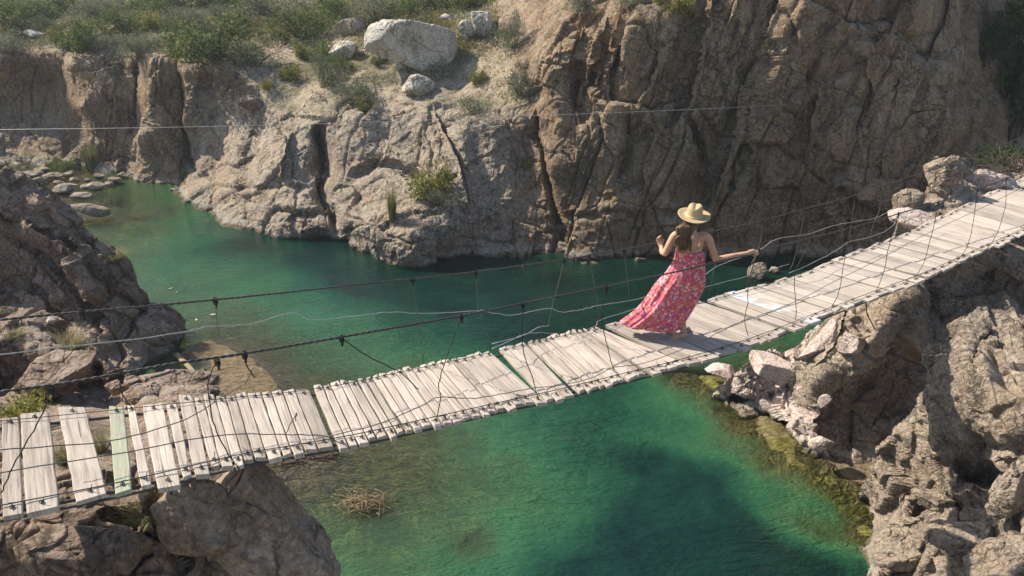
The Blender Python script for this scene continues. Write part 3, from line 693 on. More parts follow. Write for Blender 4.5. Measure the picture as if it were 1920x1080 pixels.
far_pts = [(-60,60,-.2),(60,60,-3),(60,0,-3),(-60,0,-2),(0,-6,-2),(0,2,-2),(-10,4,-.8),(12,3,-3)]
bedf = RBF(np.vstack([bx, np.array([p[:2] for p in far_pts])]), np.r_[[c[2] for c in bed_c], [p[2] for p in far_pts]], 5.0, 1e-3)
blobs = [at_z(a, b, 0)[:2].tolist() + [r] for a, b, r in [(1300,708,.6),(1335,720,.5),(1360,770,.4),(1400,800,.5),(1440,800,.6),(1468,832,.55),(1500,868,.5),(1540,900,.5),(1580,930,.5),(1612,958,.5),(1625,1000,.4),(1285,702,.35)]]
mounds = [(895,1020,.75,.42),(690,955,.2,.35),(1400,930,1.2,.5),(1490,990,1.6,.6),(1330,830,.8,.5),(1440,880,.7,.45),(1180,820,.5,.6),(980,880,.25,.4),(1560,1010,.8,.4),(1060,980,.3,.5),(250,410,.4,.8),(300,430,.5,.7),(215,380,.2,.7),(330,400,.5,.6)]
def bed_z(X, Y):
    Q = np.c_[X, Y]; z = bedf(Q)
    P = np.c_[X, Y, 0 * X]
    deep = np.clip(-z / 1.0, 0, 1)
    lump = fbm(P * .55, 4, 61) * .35 + np.abs(fbm(P * 1.3, 4, 63)) * .3
    z = np.clip(z, -4.5, .2) + deep * (lump - .25) * (.55 + .25 * (np.hypot(X - 1, Y - 11) < 7)) + fbm(P * 2.2, 4, 65) * .035
    shelf = np.full(len(X), -9.0)
    for ax, ay, r in blobs:
        d = np.hypot(X - ax, Y - ay) / (r * (1 + .35 * fbm(P * 1.1, 2, 67)))
        shelf = np.maximum(shelf, -.04 - 1.3 * np.clip(d - .5, 0, 2) ** 1.1)
    for a_, b_, h_, r_ in mounds:
        m_ = at_z(a_, b_, 0); z = z + h_ * np.exp(-((X - m_[0]) ** 2 + (Y - m_[1]) ** 2) / r_ ** 2 * (1 + .4 * fbm(P * 1.5, 2, 90)))
    return np.maximum(z, shelf + fbm(P * 3, 3, 69) * .05 + lump * .12)
def grid(x0, x1, y0, y1, st):
    xs = np.arange(x0, x1 + st, st); ys = np.arange(y0, y1 + st, st)
    X, Y = np.meshgrid(xs, ys); h, w = X.shape
    i = np.arange(h * w).reshape(h, w)
    return X.ravel(), Y.ravel(), np.stack([i[:-1, :-1], i[:-1, 1:], i[1:, 1:], i[1:, :-1]], -1).reshape(-1, 4).astype(np.int32)
X, Y, q = grid(-30, 24, 1, 42, .12)
Z = bed_z(X, Y)
alg = np.zeros(len(X))
for ax, ay, r in blobs: alg = np.maximum(alg, np.clip(1.25 - np.hypot(X - ax, Y - ay) / r, 0, 1))
alg *= np.clip(.8 + fbm(np.c_[X, Y, 0 * X] * 1.5, 3, 5) * .5, 0, 1)
weed = np.zeros(len(X))
for a_, b_, r_ in ((895,1015,.55),(690,958,.42),(800,830,.16),(855,905,.15),(880,865,.12),(940,940,.16),(1010,850,.2),(760,880,.14),(1120,870,.2),(700,1050,.3)):
    m_ = at_z(a_, b_, -.4); weed = np.maximum(weed, np.clip(1.5 - np.hypot(X - m_[0], Y - m_[1]) / r_ / (1 + .5 * fbm(np.c_[X, Y, 0 * X] * 4, 3, 33)), 0, 1))
tag(new_mesh('riverbed', np.c_[X, Y, Z], q, M['bed'], attrs={'algae': alg, 'weed': weed}), kind='structure')
X, Y, q = grid(-30, 24, 1, 42, .2)
Zb = bed_z(X, Y)
tag(new_mesh('river', np.c_[X, Y, 0 * X], q, M['water'], attrs={'depth': np.clip(-Zb, 0, 6)}), kind='structure')
# the wide valley floor that carries on past the modelled banks
s_ = 400
V = [(-s_, -s_, -6), (s_, -s_, -6), (s_, s_, -6), (-s_, s_, -6)]
tag(new_mesh('ground', V, [(0, 1, 2, 3)], M['hill']), kind='structure')
#PART3
# ------------------------------------------------------------------ rope bridge
def deck_z(u):
    t = max(0.0, u / 1900.0)
    return H - (3.388 + 1.369 * t + .026 * t * t)
SECT = [((2,783),(2,968),(36,780),(45,963),1),((36,773),(47,956),(92,769),(111,944),1),((107,768),(139,938),(162,766),(202,922),1),((202,763),(213,929),(233,762),(250,923),1),
 ((236,762),(263,917),(255,762),(287,911),1),((264,755),(292,912),(307,753),(340,902),1),((308,755),(341,897),(333,753),(362,890),1),((333,742),(363,887),(362,741),(395,882),1),
 ((363,746),(395,878),(580,728),(626,836),10),((588,726),(634,838),(918,657),(1022,749),22),((934,653),(1024,752),(983,641),(1075,737),3),((988,641),(1087,735),(1070,620),(1172,711),7),
 ((1072,620),(1178,712),(1090,618),(1214,702),2),((1093,618),(1220,700),(1122,614),(1290,683),4),((1133,608),(1292,684),(1215,588),(1386,657),3),((1217,588),(1388,656),(1312,564),(1476,621),5),
 ((1323,560),(1488,618),(1438,532),(1583,577),6),((1440,532),(1585,576),(1580,482),(1735,523),7),((1584,480),(1741,521),(1700,434),(1843,471),7),((1706,432),(1848,469),(1765,405),(1906,446),5),
 ((1768,403),(1910,444),(1793,391),(1933,431),2),((1796,389),(1936,430),(1830,374),(1968,413),3),((1833,372),(1971,412),(1890,346),(2023,384),4),((1893,344),(2027,382),(1940,324),(2072,360),2)]
nearP, farP = [], []
planks = []
for f0, n0, f1, n1, cnt in SECT:
    wts = np.array([random.uniform(.8, 1.25) for _ in range(cnt)]); cum = np.r_[0, np.cumsum(wts)] / wts.sum()
    for k in range(cnt):
        e = []
        for c_ in (cum[k], cum[k + 1]):
            fp = np.array(f0) * (1 - c_) + np.array(f1) * c_; np_ = np.array(n0) * (1 - c_) + np.array(n1) * c_
            z = deck_z((fp[0] + np_[0]) / 2)
            e.append((at_z(fp[0], fp[1], z), at_z(np_[0], np_[1], z)))
        planks.append(e)
        farP.append(e[0][0]); nearP.append(e[0][1])
nearP, farP = np.array(nearP), np.array(farP)
def fitline(P):
    c_ = P.mean(0)[:2]; u, s_, vt = np.linalg.svd(P[:, :2] - c_)
    d = vt[0] * np.sign(vt[0][0]); return c_, d, np.array([-d[1], d[0]])
LN, LF = fitline(nearP), fitline(farP)
ALONG = np.array([*LN[1], 0.0]); OUT = np.array([LN[1][1], -LN[1][0], 0.0])   # OUT points to the viewer's side
def curtain(u, v, L, off=0.0):
    """point of the vertical net that hangs above one edge of the deck"""
    c_, d, n = L
    x, f, dz = ray(u, v)
    k = (c_ @ n + off) / (np.array([x, f]) @ n)
    return np.array([x * k, f * k, H + dz * k])
broot = empty('rope_footbridge', (nearP[0] + farP[0]) / 2 * [1, 1, 0] + [0, 0, nearP[0][2]])
tag(broot, 'narrow hanging footbridge of weathered grey planks slung on cables across the green river', 'footbridge')

def plank_mesh(e, i):
    (f0, n0), (f1, n1) = e
    wd = np.linalg.norm((f1 + n1 - f0 - n0) / 2); L = np.linalg.norm(n0 - f0)
    ax = (n0 + n1 - f0 - f1); ax /= np.linalg.norm(ax)
    side = (f1 + n1 - f0 - n0); side /= np.linalg.norm(side)
    th = random.uniform(.034, .048); gap = random.uniform(.003, .010) if i < 68 else random.choice((.006, .010, .014, .024))
    ea, eb = random.uniform(-.03, .035), random.uniform(-.035, .04)
    f0, f1 = f0 - ax * ea + side * gap, f1 - ax * ea - side * gap
    n0, n1 = n0 + ax * eb + side * gap, n1 + ax * eb - side * gap
    lift = random.uniform(-.008, .008) * (1 if i < 68 else 1.5); tw = random.uniform(-.006, .006); bow = random.uniform(-.008, .004); ska, skb = random.uniform(-.012, .012), random.uniform(-.012, .012)
    S = 9; V = []; UV = []
    for a in range(S):
        t = a / (S - 1)
        for k, (p, q_, sg) in enumerate(((f0, n0, -1), (f1, n1, 1))):
            b = p * (1 - t) + q_ * t + ax * sg * (ska if a == 0 else skb if a == S - 1 else 0)
            b = b + side * (random.uniform(-.004, .004) if 0 < a < S - 1 else -sg * .004)
            b = b + np.array([0, 0, lift + sg * tw * (1 - 2 * t) + bow * math.sin(math.pi * t) + random.uniform(-.0015, .0015)])
            for lev, zz, inn in ((0, 0, .006), (1, -.006, 0), (2, -th, 0)):
                V.append(b + np.array([0, 0, zz]) - side * sg * inn); UV.append((wd * (k + (.03 * sg * lev)), t * L))
    # per station: 0..2 = side A (top, edge, bottom), 3..5 = side B
    Fc = []
    prof = [2, 1, 0, 3, 4, 5]
    for a in range(S - 1):
        o1, o2 = a * 6, (a + 1) * 6
        for k in range(6):
            p, q_ = prof[k], prof[(k + 1) % 6]
            Fc.append((o1 + p, o2 + p, o2 + q_, o1 + q_))
    Fc.append(tuple(prof)); Fc.append(tuple((S - 1) * 6 + p for p in prof[::-1]))
    return V, Fc, UV, (f0 + f1) / 2, (n0 + n1) / 2, ax, side, lift
def tie_at(mb, p, ax, side):
    up = np.array([0, 0, 1.0])
    s_ = .016
    loop = [p + side * s_ * .8 * a + up * b + ax * c_ for a, b, c_ in ((-1, -.005, 0), (-.9, .012, .004), (0, .017, 0), (.9, .012, -.004), (1, -.005, 0))]
    mb.tube(loop, .004, 5)
    mb.tube([p + up * .014, p + up * .022 + ax * random.uniform(-.03, .03) + side * .01, p + up * random.uniform(.028, .055) + ax * random.uniform(-.04, .04) + side * random.uniform(-.03, .03)], .003, 5)
    mb.tube([p - ax * .022 + up * .006, p + ax * .024 + up * .008], .0045, 5)
painted = {3: 1.0}
WH = sum(x[4] for x in SECT[:16]) + 2
pm = {}
for i, e in enumerate(planks):
    V, Fc, UV, pf, pn, ax, side, lift = plank_mesh(e, i)
    o = new_mesh('plank', V, Fc, M['wood'], broot, False, {'tone': np.full(len(V), random.random()), 'paint': np.full(len(V), painted.get(i, 0.0)), 'paint_white': np.full(len(V), 1.0 if i == WH else 0.0)})
    uvl = o.data.uv_layers.new(name='UVMap')
    li = np.empty(len(o.data.loops), np.int32); o.data.loops.foreach_get('vertex_index', li)
    uvl.data.foreach_set('uv', np.array(UV, np.float32)[li].ravel())
    if i == WH: o['label'] = 'plank with worn white and blue paint'
    if i == 3: o['label'] = 'plank with faded pale green paint'
    for p, d, nt_ in ((pf, ax, 0), (pn, -ax, 1)):
        mb = MB(); c_ = p + d * (.075 if nt_ == 0 else .085); c_[2] = (e[0][0][2] + e[1][0][2]) / 2 + lift + .002
        for off in ((0,) if i < 72 else (-.03, .03)):
            tie_at(mb, c_ + side * off, ax, side)
        mb.build('wire_tie', M['tie'], o)

def cable(name, P, r, mat, n=6, seg=8, parent=broot):
    mb = MB(); Q = catmull(P, seg) if seg > 1 else np.asarray(P)
    mb.tube(Q, r, n); return mb.build(name, mat, parent)
def edge_path(Ps, inset, dz):
    Q = np.array([p + OUT * inset for p in Ps[::3]]); Q[:, 2] += dz
    k = np.ones(3) / 3
    Q[1:-1] = (Q[:-2] + Q[1:-1] + Q[2:]) / 3
    return np.vstack([Q[0] - (Q[1] - Q[0]) * 2, Q, Q[-1] + (Q[-1] - Q[-2]) * 2])
for Ps, ins, dz, r, nm in ((nearP, -.10, -.052, .013, 'deck_cable'), (farP, .09, -.052, .013, 'deck_cable'), (nearP, -.11, .014, .0045, 'lashing_wire'), (farP, .085, .014, .0035, 'lashing_wire'), (nearP, -.02, -.05, .011, 'deck_cable')):
    cable(nm, edge_path(Ps, ins, dz), r, M['cable'], 6, 3)
near_cab = [(-120,758),(0,735),(113,720),(217,702),(320,683),(457,663),(640,632),(865,592),(1000,565),(1137,537),(1280,507),(1343,491),(1407,478),(1423,470),(1507,450),(1593,428),(1697,397),(1820,360),(1920,323),(2060,275)]
far_cab = [(-120,618),(0,600),(153,585),(403,562),(640,537),(773,523),(892,510),(1058,487),(1105,479),(1170,468),(1300,441),(1430,413),(1510,391),(1587,371),(1633,357),(1700,333),(1740,321),(1813,297),(1920,256),(2060,205)]
NC = np.array([curtain(u, v, LN) for u, v in near_cab]); FC = np.array([curtain(u, v, LF) for u, v in far_cab])
def strand(name, P, r, parent=broot):
    """two-strand laid cable"""
    Q = catmull(P, 40)
    T = np.gradient(Q, axis=0); T /= np.linalg.norm(T, axis=1)[:, None]
    a = np.cross(T, [0, 0, 1.0]); a /= np.linalg.norm(a, axis=1)[:, None]; b = np.cross(T, a)
    L = np.r_[0, np.cumsum(np.linalg.norm(np.diff(Q, axis=0), axis=1))]
    mb = MB()
    for ph in (0, math.pi):
        w_ = L / .11 * 2 * math.pi + ph
        mb.tube(Q + (a * np.cos(w_)[:, None] + b * np.sin(w_)[:, None]) * r * .55, r * .62, 5)
    return mb.build(name, M['cable'], parent)
strand('handrail_cable', NC, .0105); strand('handrail_cable', FC, .0098)

def wire(name, pts, L, r=.0045, mat='wire', clamp=True, jig=.008):
    P = np.array([curtain(u, v, L) for u, v in pts])
    Q = catmull(P, 6); k = len(Q)
    if jig: Q[1:-1] += RNG.normal(0, jig * .35, (k - 2, 3))
    mb = MB(); mb.tube(Q, r, 5); o = mb.build(name, M[mat], broot)
    if clamp:
        c_ = MB(); t = Q[0]
        for a in range(3): c_.tube([t + ALONG * .018 * math.cos(x) + np.array([0, 0, .02 * math.sin(x) - .012 * a]) + OUT * .006 * (a - 1) for x in np.linspace(0, 6.3, 9)], .005, 4)
        c_.tube([t + [0, 0, -.01], t + [0, 0, -.045] + ALONG * .008, t + [0, 0, -.075]], .0095, 5)
        c_.build('clamp', M['tie'], o)
    return o
near_h = [[(95,727),(80,775),(45,838),(20,885),(2,925)],[(407,676),(390,722),(403,800),(425,845),(448,880)],[(458,663),(463,685),(478,708)],[(640,633),(690,668),(752,700),(785,730)],[(865,592),(845,648),(823,718),(826,745),(818,790)],[(980,570),(979,617),(982,660),(1000,715),(1010,752)],[(1137,537),(1128,597),(1137,640),(1150,695)],
[(1423,470),(1405,520),(1402,567),(1397,600),(1405,640)],[(1522,446),(1493,507),(1490,547),(1493,590),(1483,615)],[(1590,428),(1590,455),(1582,493),(1573,547),(1555,585)],[(1685,400),(1667,460),(1657,510),(1640,552)],[(1760,379),(1750,427),(1730,497),(1707,528)],[(1833,355),(1817,453),(1790,495)],[(1887,335),(1884,390),(1868,440),(1845,475)],[(225,701),(228,735),(243,760)]]
far_h = [[(153,585),(154,597),(155,612)],[(403,562),(406,590),(410,629)],[(773,523),(777,555),(785,610),(795,682)],[(892,510),(896,570),(908,615),(921,655)],[(1058,487),(1046,535),(1034,580),(1028,612)],[(1105,479),(1114,530),(1121,570),(1122,612)],[(1170,468),(1176,520),(1180,560)],[(1348,432),(1345,480),(1335,520),(1332,556)],[(1430,413),(1424,460),(1405,505),(1402,535)],[(1510,391),(1502,430),(1494,470),(1480,510)],[(1603,366),(1598,410),(1592,445),(1588,475)],[(1651,351),(1650,390),(1638,420),(1630,455)],[(1700,333),(1702,360),(1706,380)],[(1819,295),(1816,330),(1812,370)]]
for h_ in near_h: wire('hanger_wire', h_, LN, .0048, 'tie')
for h_ in far_h: wire('hanger_wire', h_, LF, .0045, 'wire')
for pts in ([(-60,848),(0,843),(200,827),(333,793),(420,742),(460,718),(475,690)],[(-60,893),(0,887),(233,848),(400,817),(533,815),(610,818),(640,832)],[(621,817),(711,794),(794,759),(824,744),(893,747),(980,731),(1056,721),(1108,708),(1150,690),(1210,680),(1311,643),(1344,625),(1396,602),(1490,566),(1580,520),(1660,480),(1750,432),(1830,395),(1920,350)],[(537,812),(556,775),(553,790)]):
    wire('side_wire', pts, LN, .0042, 'wire', False)
for pts in ([(-60,670),(0,664),(170,645),(333,625),(383,613),(467,608),(547,587),(583,600),(640,595),(732,585),(780,587),(827,587),(897,582),(920,586),(958,591),(996,584),(1031,578),(1052,585),(1087,581),(1121,573),(1198,560),(1260,540),(1313,520),(1348,498),(1423,470)],[(923,645),(981,629),(1007,615),(1029,610)],[(921,655),(981,628),(1017,624),(1077,626),(1118,610),(1127,600),(1208,574),(1313,541),(1402,518),(1480,495)],[(1423,470),(1460,447),(1513,440),(1567,422),(1637,410),(1660,400),(1697,383),(1722,376)],[(1480,512),(1530,490),(1583,460),(1590,454),(1640,442),(1672,425),(1690,400)]):
    wire('side_wire', pts, LF, .0045, 'pale_wire', False)
# broken strand dangling under the deck
mb = MB(); a = nearP[int(len(nearP) * .72)].copy(); mb.tube(catmull([a - [0, 0, .04], a + [.08, .05, -.25], a + [.22, .02, -.48]], 6), .009, 5); mb.build('loose_cable_end', M['cable'], broot)
# the thin line that crosses the gorge far behind
P = np.array([at_y(-200, 247, 25.5), at_y(0, 243, 25.2), at_y(300, 239, 24.9), at_y(640, 231, 24.6), at_y(900, 221, 24.2), at_y(1280, 206, 23.6), at_y(1480, 196, 24.1), at_y(1500, 195, 24.9)])
mb = MB(); mb.tube(catmull(P, 8), .006, 5)
tag(mb.build('overhead_wire', M['pale_wire']), 'thin pale wire strung straight across the gorge in front of the cliffs', 'wire')
#PART4
# ------------------------------------------------------------------ woman on the bridge
YF = at_z(1275, 633, deck_z(1290))[1]
ZD = deck_z(1290)
def WP(u, v, dy=0.0): return at_y(u, v, YF + dy)
wroot = empty('person', WP(1272, 634))
wroot.location.z = ZD
tag(wroot, 'woman in long pink floral dress and tan hat walking along the plank bridge', 'person')
def floral():
    m, N = mk('floral cotton')
    p = N('ShaderNodeTexCoord').outputs['Object']
    pw = N('ShaderNodeVectorMath', {0: p, 1: N('ShaderNodeVectorMath', {0: N('ShaderNodeTexNoise', {'Vector': p, 'Scale': 25, 'Detail': 3}).outputs['Color'], 'Scale': .03}, operation='SCALE').outputs[0]}, operation='ADD').outputs[0]
    v1 = N('ShaderNodeTexVoronoi', {'Vector': pw, 'Scale': 38})
    f = N('ShaderNodeSeparateColor', {0: v1.outputs['Color']}).outputs[0]
    c = ramp(N, f, [(0.0, (.44, .06, .11)), (.22, (.57, .11, .12)), (.42, (.60, .17, .09)), (.58, (.48, .09, .17)), (.76, (.25, .07, .22)), (.88, (.64, .32, .31))])
    for e in range(1): pass
    n = noise(N, p, 5, 4, .6)
    c = mixc(N, mapr(N, n, .45, .6, 0, .3), c, (.64, .14, .12))
    v2 = N('ShaderNodeTexVoronoi', {'Vector': pw, 'Scale': 22.0})
    d = math_(N, 'ADD', v2.outputs['Distance'], math_(N, 'MULTIPLY', math_(N, 'SUBTRACT', noise(N, p, 120, 2), .5), .15))
    pick = N('ShaderNodeMath', {0: N('ShaderNodeSeparateColor', {0: v2.outputs['Color']}).outputs[1], 1: .5}, operation='GREATER_THAN').outputs[0]
    c = mixc(N, math_(N, 'MULTIPLY', pick, mapr(N, d, .30, .25)), c, (.74, .58, .55))
    c = mixc(N, math_(N, 'MULTIPLY', pick, mapr(N, d, .15, .11)), c, (.50, .12, .20))
    finish(N, c, .85, None, .15, **{'Sheen Weight': .15})
    return m
M['floral'] = floral()
M['skin'] = plain('warm skin', (.50, .29, .185), .55, 0, .06, 30, 0, .3)
M['hair'] = plain('dark brown hair', (.12, .07, .035), .5, 0, .7, 9, 0, .4)
M['hat'] = plain('tan felt', (.44, .33, .185), .9, 0, .1, 60, .2, .1)
M['band'] = plain('cream hat band', (.66, .55, .36), .7, 0, .1, 60)
M['sole'] = plain('pale sandal leather', (.56, .46, .36), .7, 0, .15, 50)
M['strap'] = plain('dark sandal strap', (.03, .028, .028), .6, 0, .2, 50)

def sph(mb, c_, r, n=12):
    r = np.array([r, r, r]) if np.isscalar(r) else np.array(r)
    V, Fc = [], []
    for i in range(n + 1):
        for k in range(2 * n):
            a, b = math.pi * i / n, math.pi * k / n
            V.append(np.array(c_) + r * [math.sin(a) * math.cos(b), math.sin(a) * math.sin(b), math.cos(a)])
    for i in range(n):
        for k in range(2 * n):
            Fc.append((i * 2 * n + k, (i + 1) * 2 * n + k, (i + 1) * 2 * n + (k + 1) % (2 * n), i * 2 * n + (k + 1) % (2 * n)))
    mb.add(V, Fc)
def limb(mb, pts, rad, n=14):
    mb.tube(catmull(pts, 5), np.interp(np.linspace(0, len(pts) - 1, (len(pts) - 1) * 5 + 1), range(len(pts)), rad), n)
    sph(mb, pts[0], rad[0]); sph(mb, pts[-1], rad[-1])
B = MB()
pel, spi, che = WP(1290, 520, .0), WP(1291, 492, .0), WP(1293, 458, .0)
def ell_tube(mb, pts, rx, ry, n=18):
    P = catmull(pts, 5); k = np.linspace(0, len(pts) - 1, len(P)); X = np.interp(k, range(len(pts)), rx); Y_ = np.interp(k, range(len(pts)), ry)
    V = [P[i] + [X[i] * math.cos(2 * math.pi * j / n), Y_[i] * math.sin(2 * math.pi * j / n), 0] for i in range(len(P)) for j in range(n)]
    Fc = [(i * n + j, i * n + (j + 1) % n, (i + 1) * n + (j + 1) % n, (i + 1) * n + j) for i in range(len(P) - 1) for j in range(n)]
    Fc += [tuple(range(n))[::-1], tuple((len(P) - 1) * n + j for j in range(n))]
    mb.add(V, Fc)
ell_tube(B, [WP(1288, 545), pel, spi, WP(1292, 474), che, WP(1294, 445, .0), WP(1296, 436, .005)], [.15, .165, .135, .145, .165, .165, .07], [.11, .12, .095, .1, .105, .09, .055])
limb(B, [WP(1296, 440, .0), WP(1299, 424, .015), WP(1301, 414, .03)], [.055, .047, .05])
hc = WP(1301.5, 405, .035)
fw = np.array([.35, .92, -.12]); fw /= np.linalg.norm(fw)
sd = np.cross(fw, [0, 0, 1]); sd /= np.linalg.norm(sd); uph = np.cross(sd, fw)
V, Fc = [], []
n = 20
for i in range(n + 1):                       # head: narrow chin, brow, nose and mouth on the far side
    for k in range(2 * n):
        a, b = math.pi * i / n, math.pi * k / n
        x, y, z = math.sin(a) * math.cos(b), math.sin(a) * math.sin(b), math.cos(a)
        wx = .074 * (1 - .28 * max(0, -z) ** 1.3); fy = .092 if y > 0 else .1
        px_, py_, pz_ = wx * x, fy * y, .112 * z
        if y > .3:
            py_ += .024 * math.exp(-(x / .16) ** 2 - ((z + .08) / .18) ** 2) - .010 * math.exp(-((abs(x) - .42) / .18) ** 2 - ((z - .10) / .13) ** 2) + .008 * math.exp(-(x / .25) ** 2 - ((z + .45) / .08) ** 2) + .010 * math.exp(-(x / .3) ** 2 - ((z + .82) / .15) ** 2)
        V.append(hc + sd * px_ + fw * py_ + uph * pz_)
for i in range(n):
    for k in range(2 * n):
        Fc.append((i * 2 * n + k, (i + 1) * 2 * n + k, (i + 1) * 2 * n + (k + 1) % (2 * n), i * 2 * n + (k + 1) % (2 * n)))
B.add(V, Fc)
for s_ in (-1, 1): sph(B, hc + sd * s_ * .074 - uph * .005, (.012, .02, .03), 8)
# arms
shL, elL, wrL = WP(1267, 441, .0), WP(1247, 475, -.01), WP(1240, 463, .17)
limb(B, [WP(1280, 447), shL, WP(1256, 457, -.01), elL], [.06, .05, .043, .036])
limb(B, [elL, WP(1242, 472, .07), wrL], [.036, .036, .024])
grip = curtain(1413, 475.5, LN)
shR, elR = WP(1325, 444, .0), WP(1343, 487, .02)
up = np.array([0, 0, 1.0])
wrR = grip - ALONG * .10 + up * .025 - OUT * .012
limb(B, [WP(1305, 446), shR, WP(1334, 463, .0), elR], [.06, .052, .044, .037])
limb(B, [elR, elR * .6 + wrR * .4, wrR], [.037, .038, .024])
def finger(mb, pts, r0, r1):
    limb(mb, pts, list(np.linspace(r0, r1, len(pts))), 8)
# right hand laid over the cable
limb(B, [wrR, grip - ALONG * .05 + up * .026 - OUT * .012, grip - ALONG * .005 + up * .026 - OUT * .008], [.023, .03, .03], 12)
for k, (a, ln) in enumerate(((-.028, .85), (-.006, .97), (.016, 1.0), (.036, .92))):
    b = grip + ALONG * a
    finger(B, [b + up * .028 - OUT * .004, b + up * .026 + OUT * .02 * ln + ALONG * .012, b + up * .002 + OUT * .034 * ln + ALONG * .018, b - up * .02 + OUT * .02 * ln + ALONG * .018, b - up * .024 + OUT * .002 + ALONG * .016], .0095, .007)
finger(B, [grip - ALONG * .055 + up * .018 - OUT * .02, grip - ALONG * .02 + up * .006 - OUT * .03, grip + ALONG * .015 - up * .004 - OUT * .024], .011, .008)
# left hand raised, loosely curled
hd = WP(1238, 458, .2)
ud = np.array([-.35, .35, .87]); ud /= np.linalg.norm(ud); sx = np.array([.75, .62, 0.05]); sx -= ud * (sx @ ud); sx /= np.linalg.norm(sx); fz = np.cross(sx, ud)
limb(B, [wrL, hd, hd + ud * .035], [.023, .03, .03], 12)
for k, ln in enumerate((.8, .95, 1.0, .92)):
    b = hd + ud * .045 + sx * (-.03 + .02 * k)
    finger(B, [b, b + ud * .03 * ln + fz * .006, b + ud * .048 * ln + fz * .025, b + ud * .045 * ln + fz * .045], .0095, .007)
finger(B, [hd + sx * .028 - ud * .01, hd + sx * .05 + ud * .02 + fz * .012, hd + sx * .052 + ud * .045 + fz * .02], .011, .008)
# legs and feet
def WG(u, v): return at_z(u, v, ZD)
heL, toL = WG(1284, 634), WG(1259, 638)
heR = WP(1281, 628, .06); toR = heR + [.10, .17, -.03]
limb(B, [WP(1279, 535, .0), WP(1276, 578, .05), heL + [-.02, .02, .10], heL + [-.015, .01, .055]], [.085, .056, .036, .032])
limb(B, [WP(1297, 535, .0), WP(1283, 580, .05), heR + [-.03, 0, .13], heR + [0, 0, .05]], [.085, .056, .036, .032])
for h_, t_ in ((heL, toL), (heR, toR)):
    d = t_ - h_
    limb(B, [h_ + [0, 0, .042], h_ + d * .45 + [0, 0, .048], h_ + d * .8 + [0, 0, .033], t_ + [0, 0, .026]], [.032, .036, .034, .02], 12)
    for k in range(5):
        q_ = np.cross(d / np.linalg.norm(d), up) * (-.026 + .013 * k)
        limb(B, [h_ + d * .85 + q_ + [0, 0, .026], t_ * 1.0 + q_ + d * (.06 - .03 * k) + [0, 0, .02]], [.009, .0075], 6)
tmp = B.build('body', M['skin'], None)
md = tmp.modifiers.new('r', 'REMESH'); md.mode = 'VOXEL'; md.voxel_size = .0062
md = tmp.modifiers.new('s', 'SMOOTH'); md.iterations = 3; md.factor = .5
dg = bpy.context.evaluated_depsgraph_get()
bm_ = bpy.data.meshes.new_from_object(tmp.evaluated_get(dg))
bpy.data.objects.remove(tmp)
body = bpy.data.objects.new('body', bm_); COL.objects.link(body); body.parent = wroot
body.matrix_parent_inverse = Matrix.Translation(-Vector(wroot.location))
bm_.polygons.foreach_set("use_smooth", np.ones(len(bm_.polygons), bool))
if not bm_.materials: bm_.materials.append(M['skin'])
# eyes, brows and lips of the turned-away face
mb = MB()
for s_ in (-1, 1): sph(mb, hc + sd * s_ * .031 + fw * .078 + uph * .011, .012, 8)
mb.build('eye', M['band'], body)
mb = MB()
for s_ in (-1, 1): mb.tube([hc + sd * s_ * a + fw * b + uph * c_ for a, b, c_ in ((.014, .09, .03), (.03, .088, .036), (.05, .074, .03))], .004, 5)
mb.build('eyebrow', M['hair'], body)
mb = MB(); mb.tube([hc + sd * a + fw * b - uph * .05 for a, b in ((-.022, .082), (0, .092), (.022, .082))], [.003, .0065, .003], 6)
mb.build('lips', plain('lip', (.45, .12, .1), .5), body)
# dress
rows = [((1267,469),(1319,469),.125,.0,.004),((1266,478),(1320,479),.13,.0,.006),((1264,488),(1320,488),.125,0,.008),((1257,500),(1322,503),.14,0,.012),((1245,517),(1322,522),.16,0,.02),((1230,534),(1319,540),.18,.01,.035),((1217,555),(1310,560),.2,.02,.05),((1201,576),(1299,580),.2,.02,.06),((1182,593),(1287,599),.18,.02,.07),((1162,606),(1276,618),.16,.02,.075)]
Lr = catmull([WP(*r[0]) for r in rows], 6); Rr = catmull([WP(*r[1]) for r in rows], 6)
kk = np.linspace(0, len(rows) - 1, len(Lr))
bd = np.interp(kk, range(len(rows)), [r[2] for r in rows]); cd_ = np.interp(kk, range(len(rows)), [r[3] for r in rows]); am = np.interp(kk, range(len(rows)), [r[4] for r in rows])
n = 120; V = []; Fc = []
for i in range(len(Lr)):
    C_ = (Lr[i] + Rr[i]) / 2; A_ = (Rr[i] - Lr[i]) / 2
    for j in range(n):
        th = 2 * math.pi * j / n
        g = 1 + am[i] * (math.sin(9 * th + .05 * i) * .9 + .8 * math.sin(16 * th + 1.3 - .07 * i) + .45 * math.sin(5 * th + 2 + .09 * i) + .4 * math.sin(27 * th + .1 * i)) + .012 * math.sin(23 * th + i * .9) * (kk[i] < 3) * (kk[i] > .5)
        c_, s_ = math.cos(th) * (1 if abs(math.cos(th)) < .96 else 1), math.sin(th)
        lim = min(g, 1.02) if abs(math.cos(th)) > .8 else g
        hem = 0.0
        V.append(C_ + A_ * c_ * lim + np.array([0, bd[i] * s_ * g + cd_[i], hem]))
Fc = [(i * n + j, i * n + (j + 1) % n, (i + 1) * n + (j + 1) % n, (i + 1) * n + j) for i in range(len(Lr) - 1) for j in range(n)]
dr = new_mesh('dress', V, Fc, M['floral'], wroot)
md = dr.modifiers.new('cloth thickness', 'SOLIDIFY'); md.thickness = .005; md.offset = 0
mb = MB()
for a, b, c_ in (((1306,471,-.115),(1313,455,-.115),(1319,438,-.06)), ((1279,471,-.115),(1275,455,-.11),(1272,438,-.05))): mb.tube(catmull([WP(*a), WP(*b), WP(*c_)], 5), .005, 6)
mb.build('shoulder_strap', M['floral'], dr)
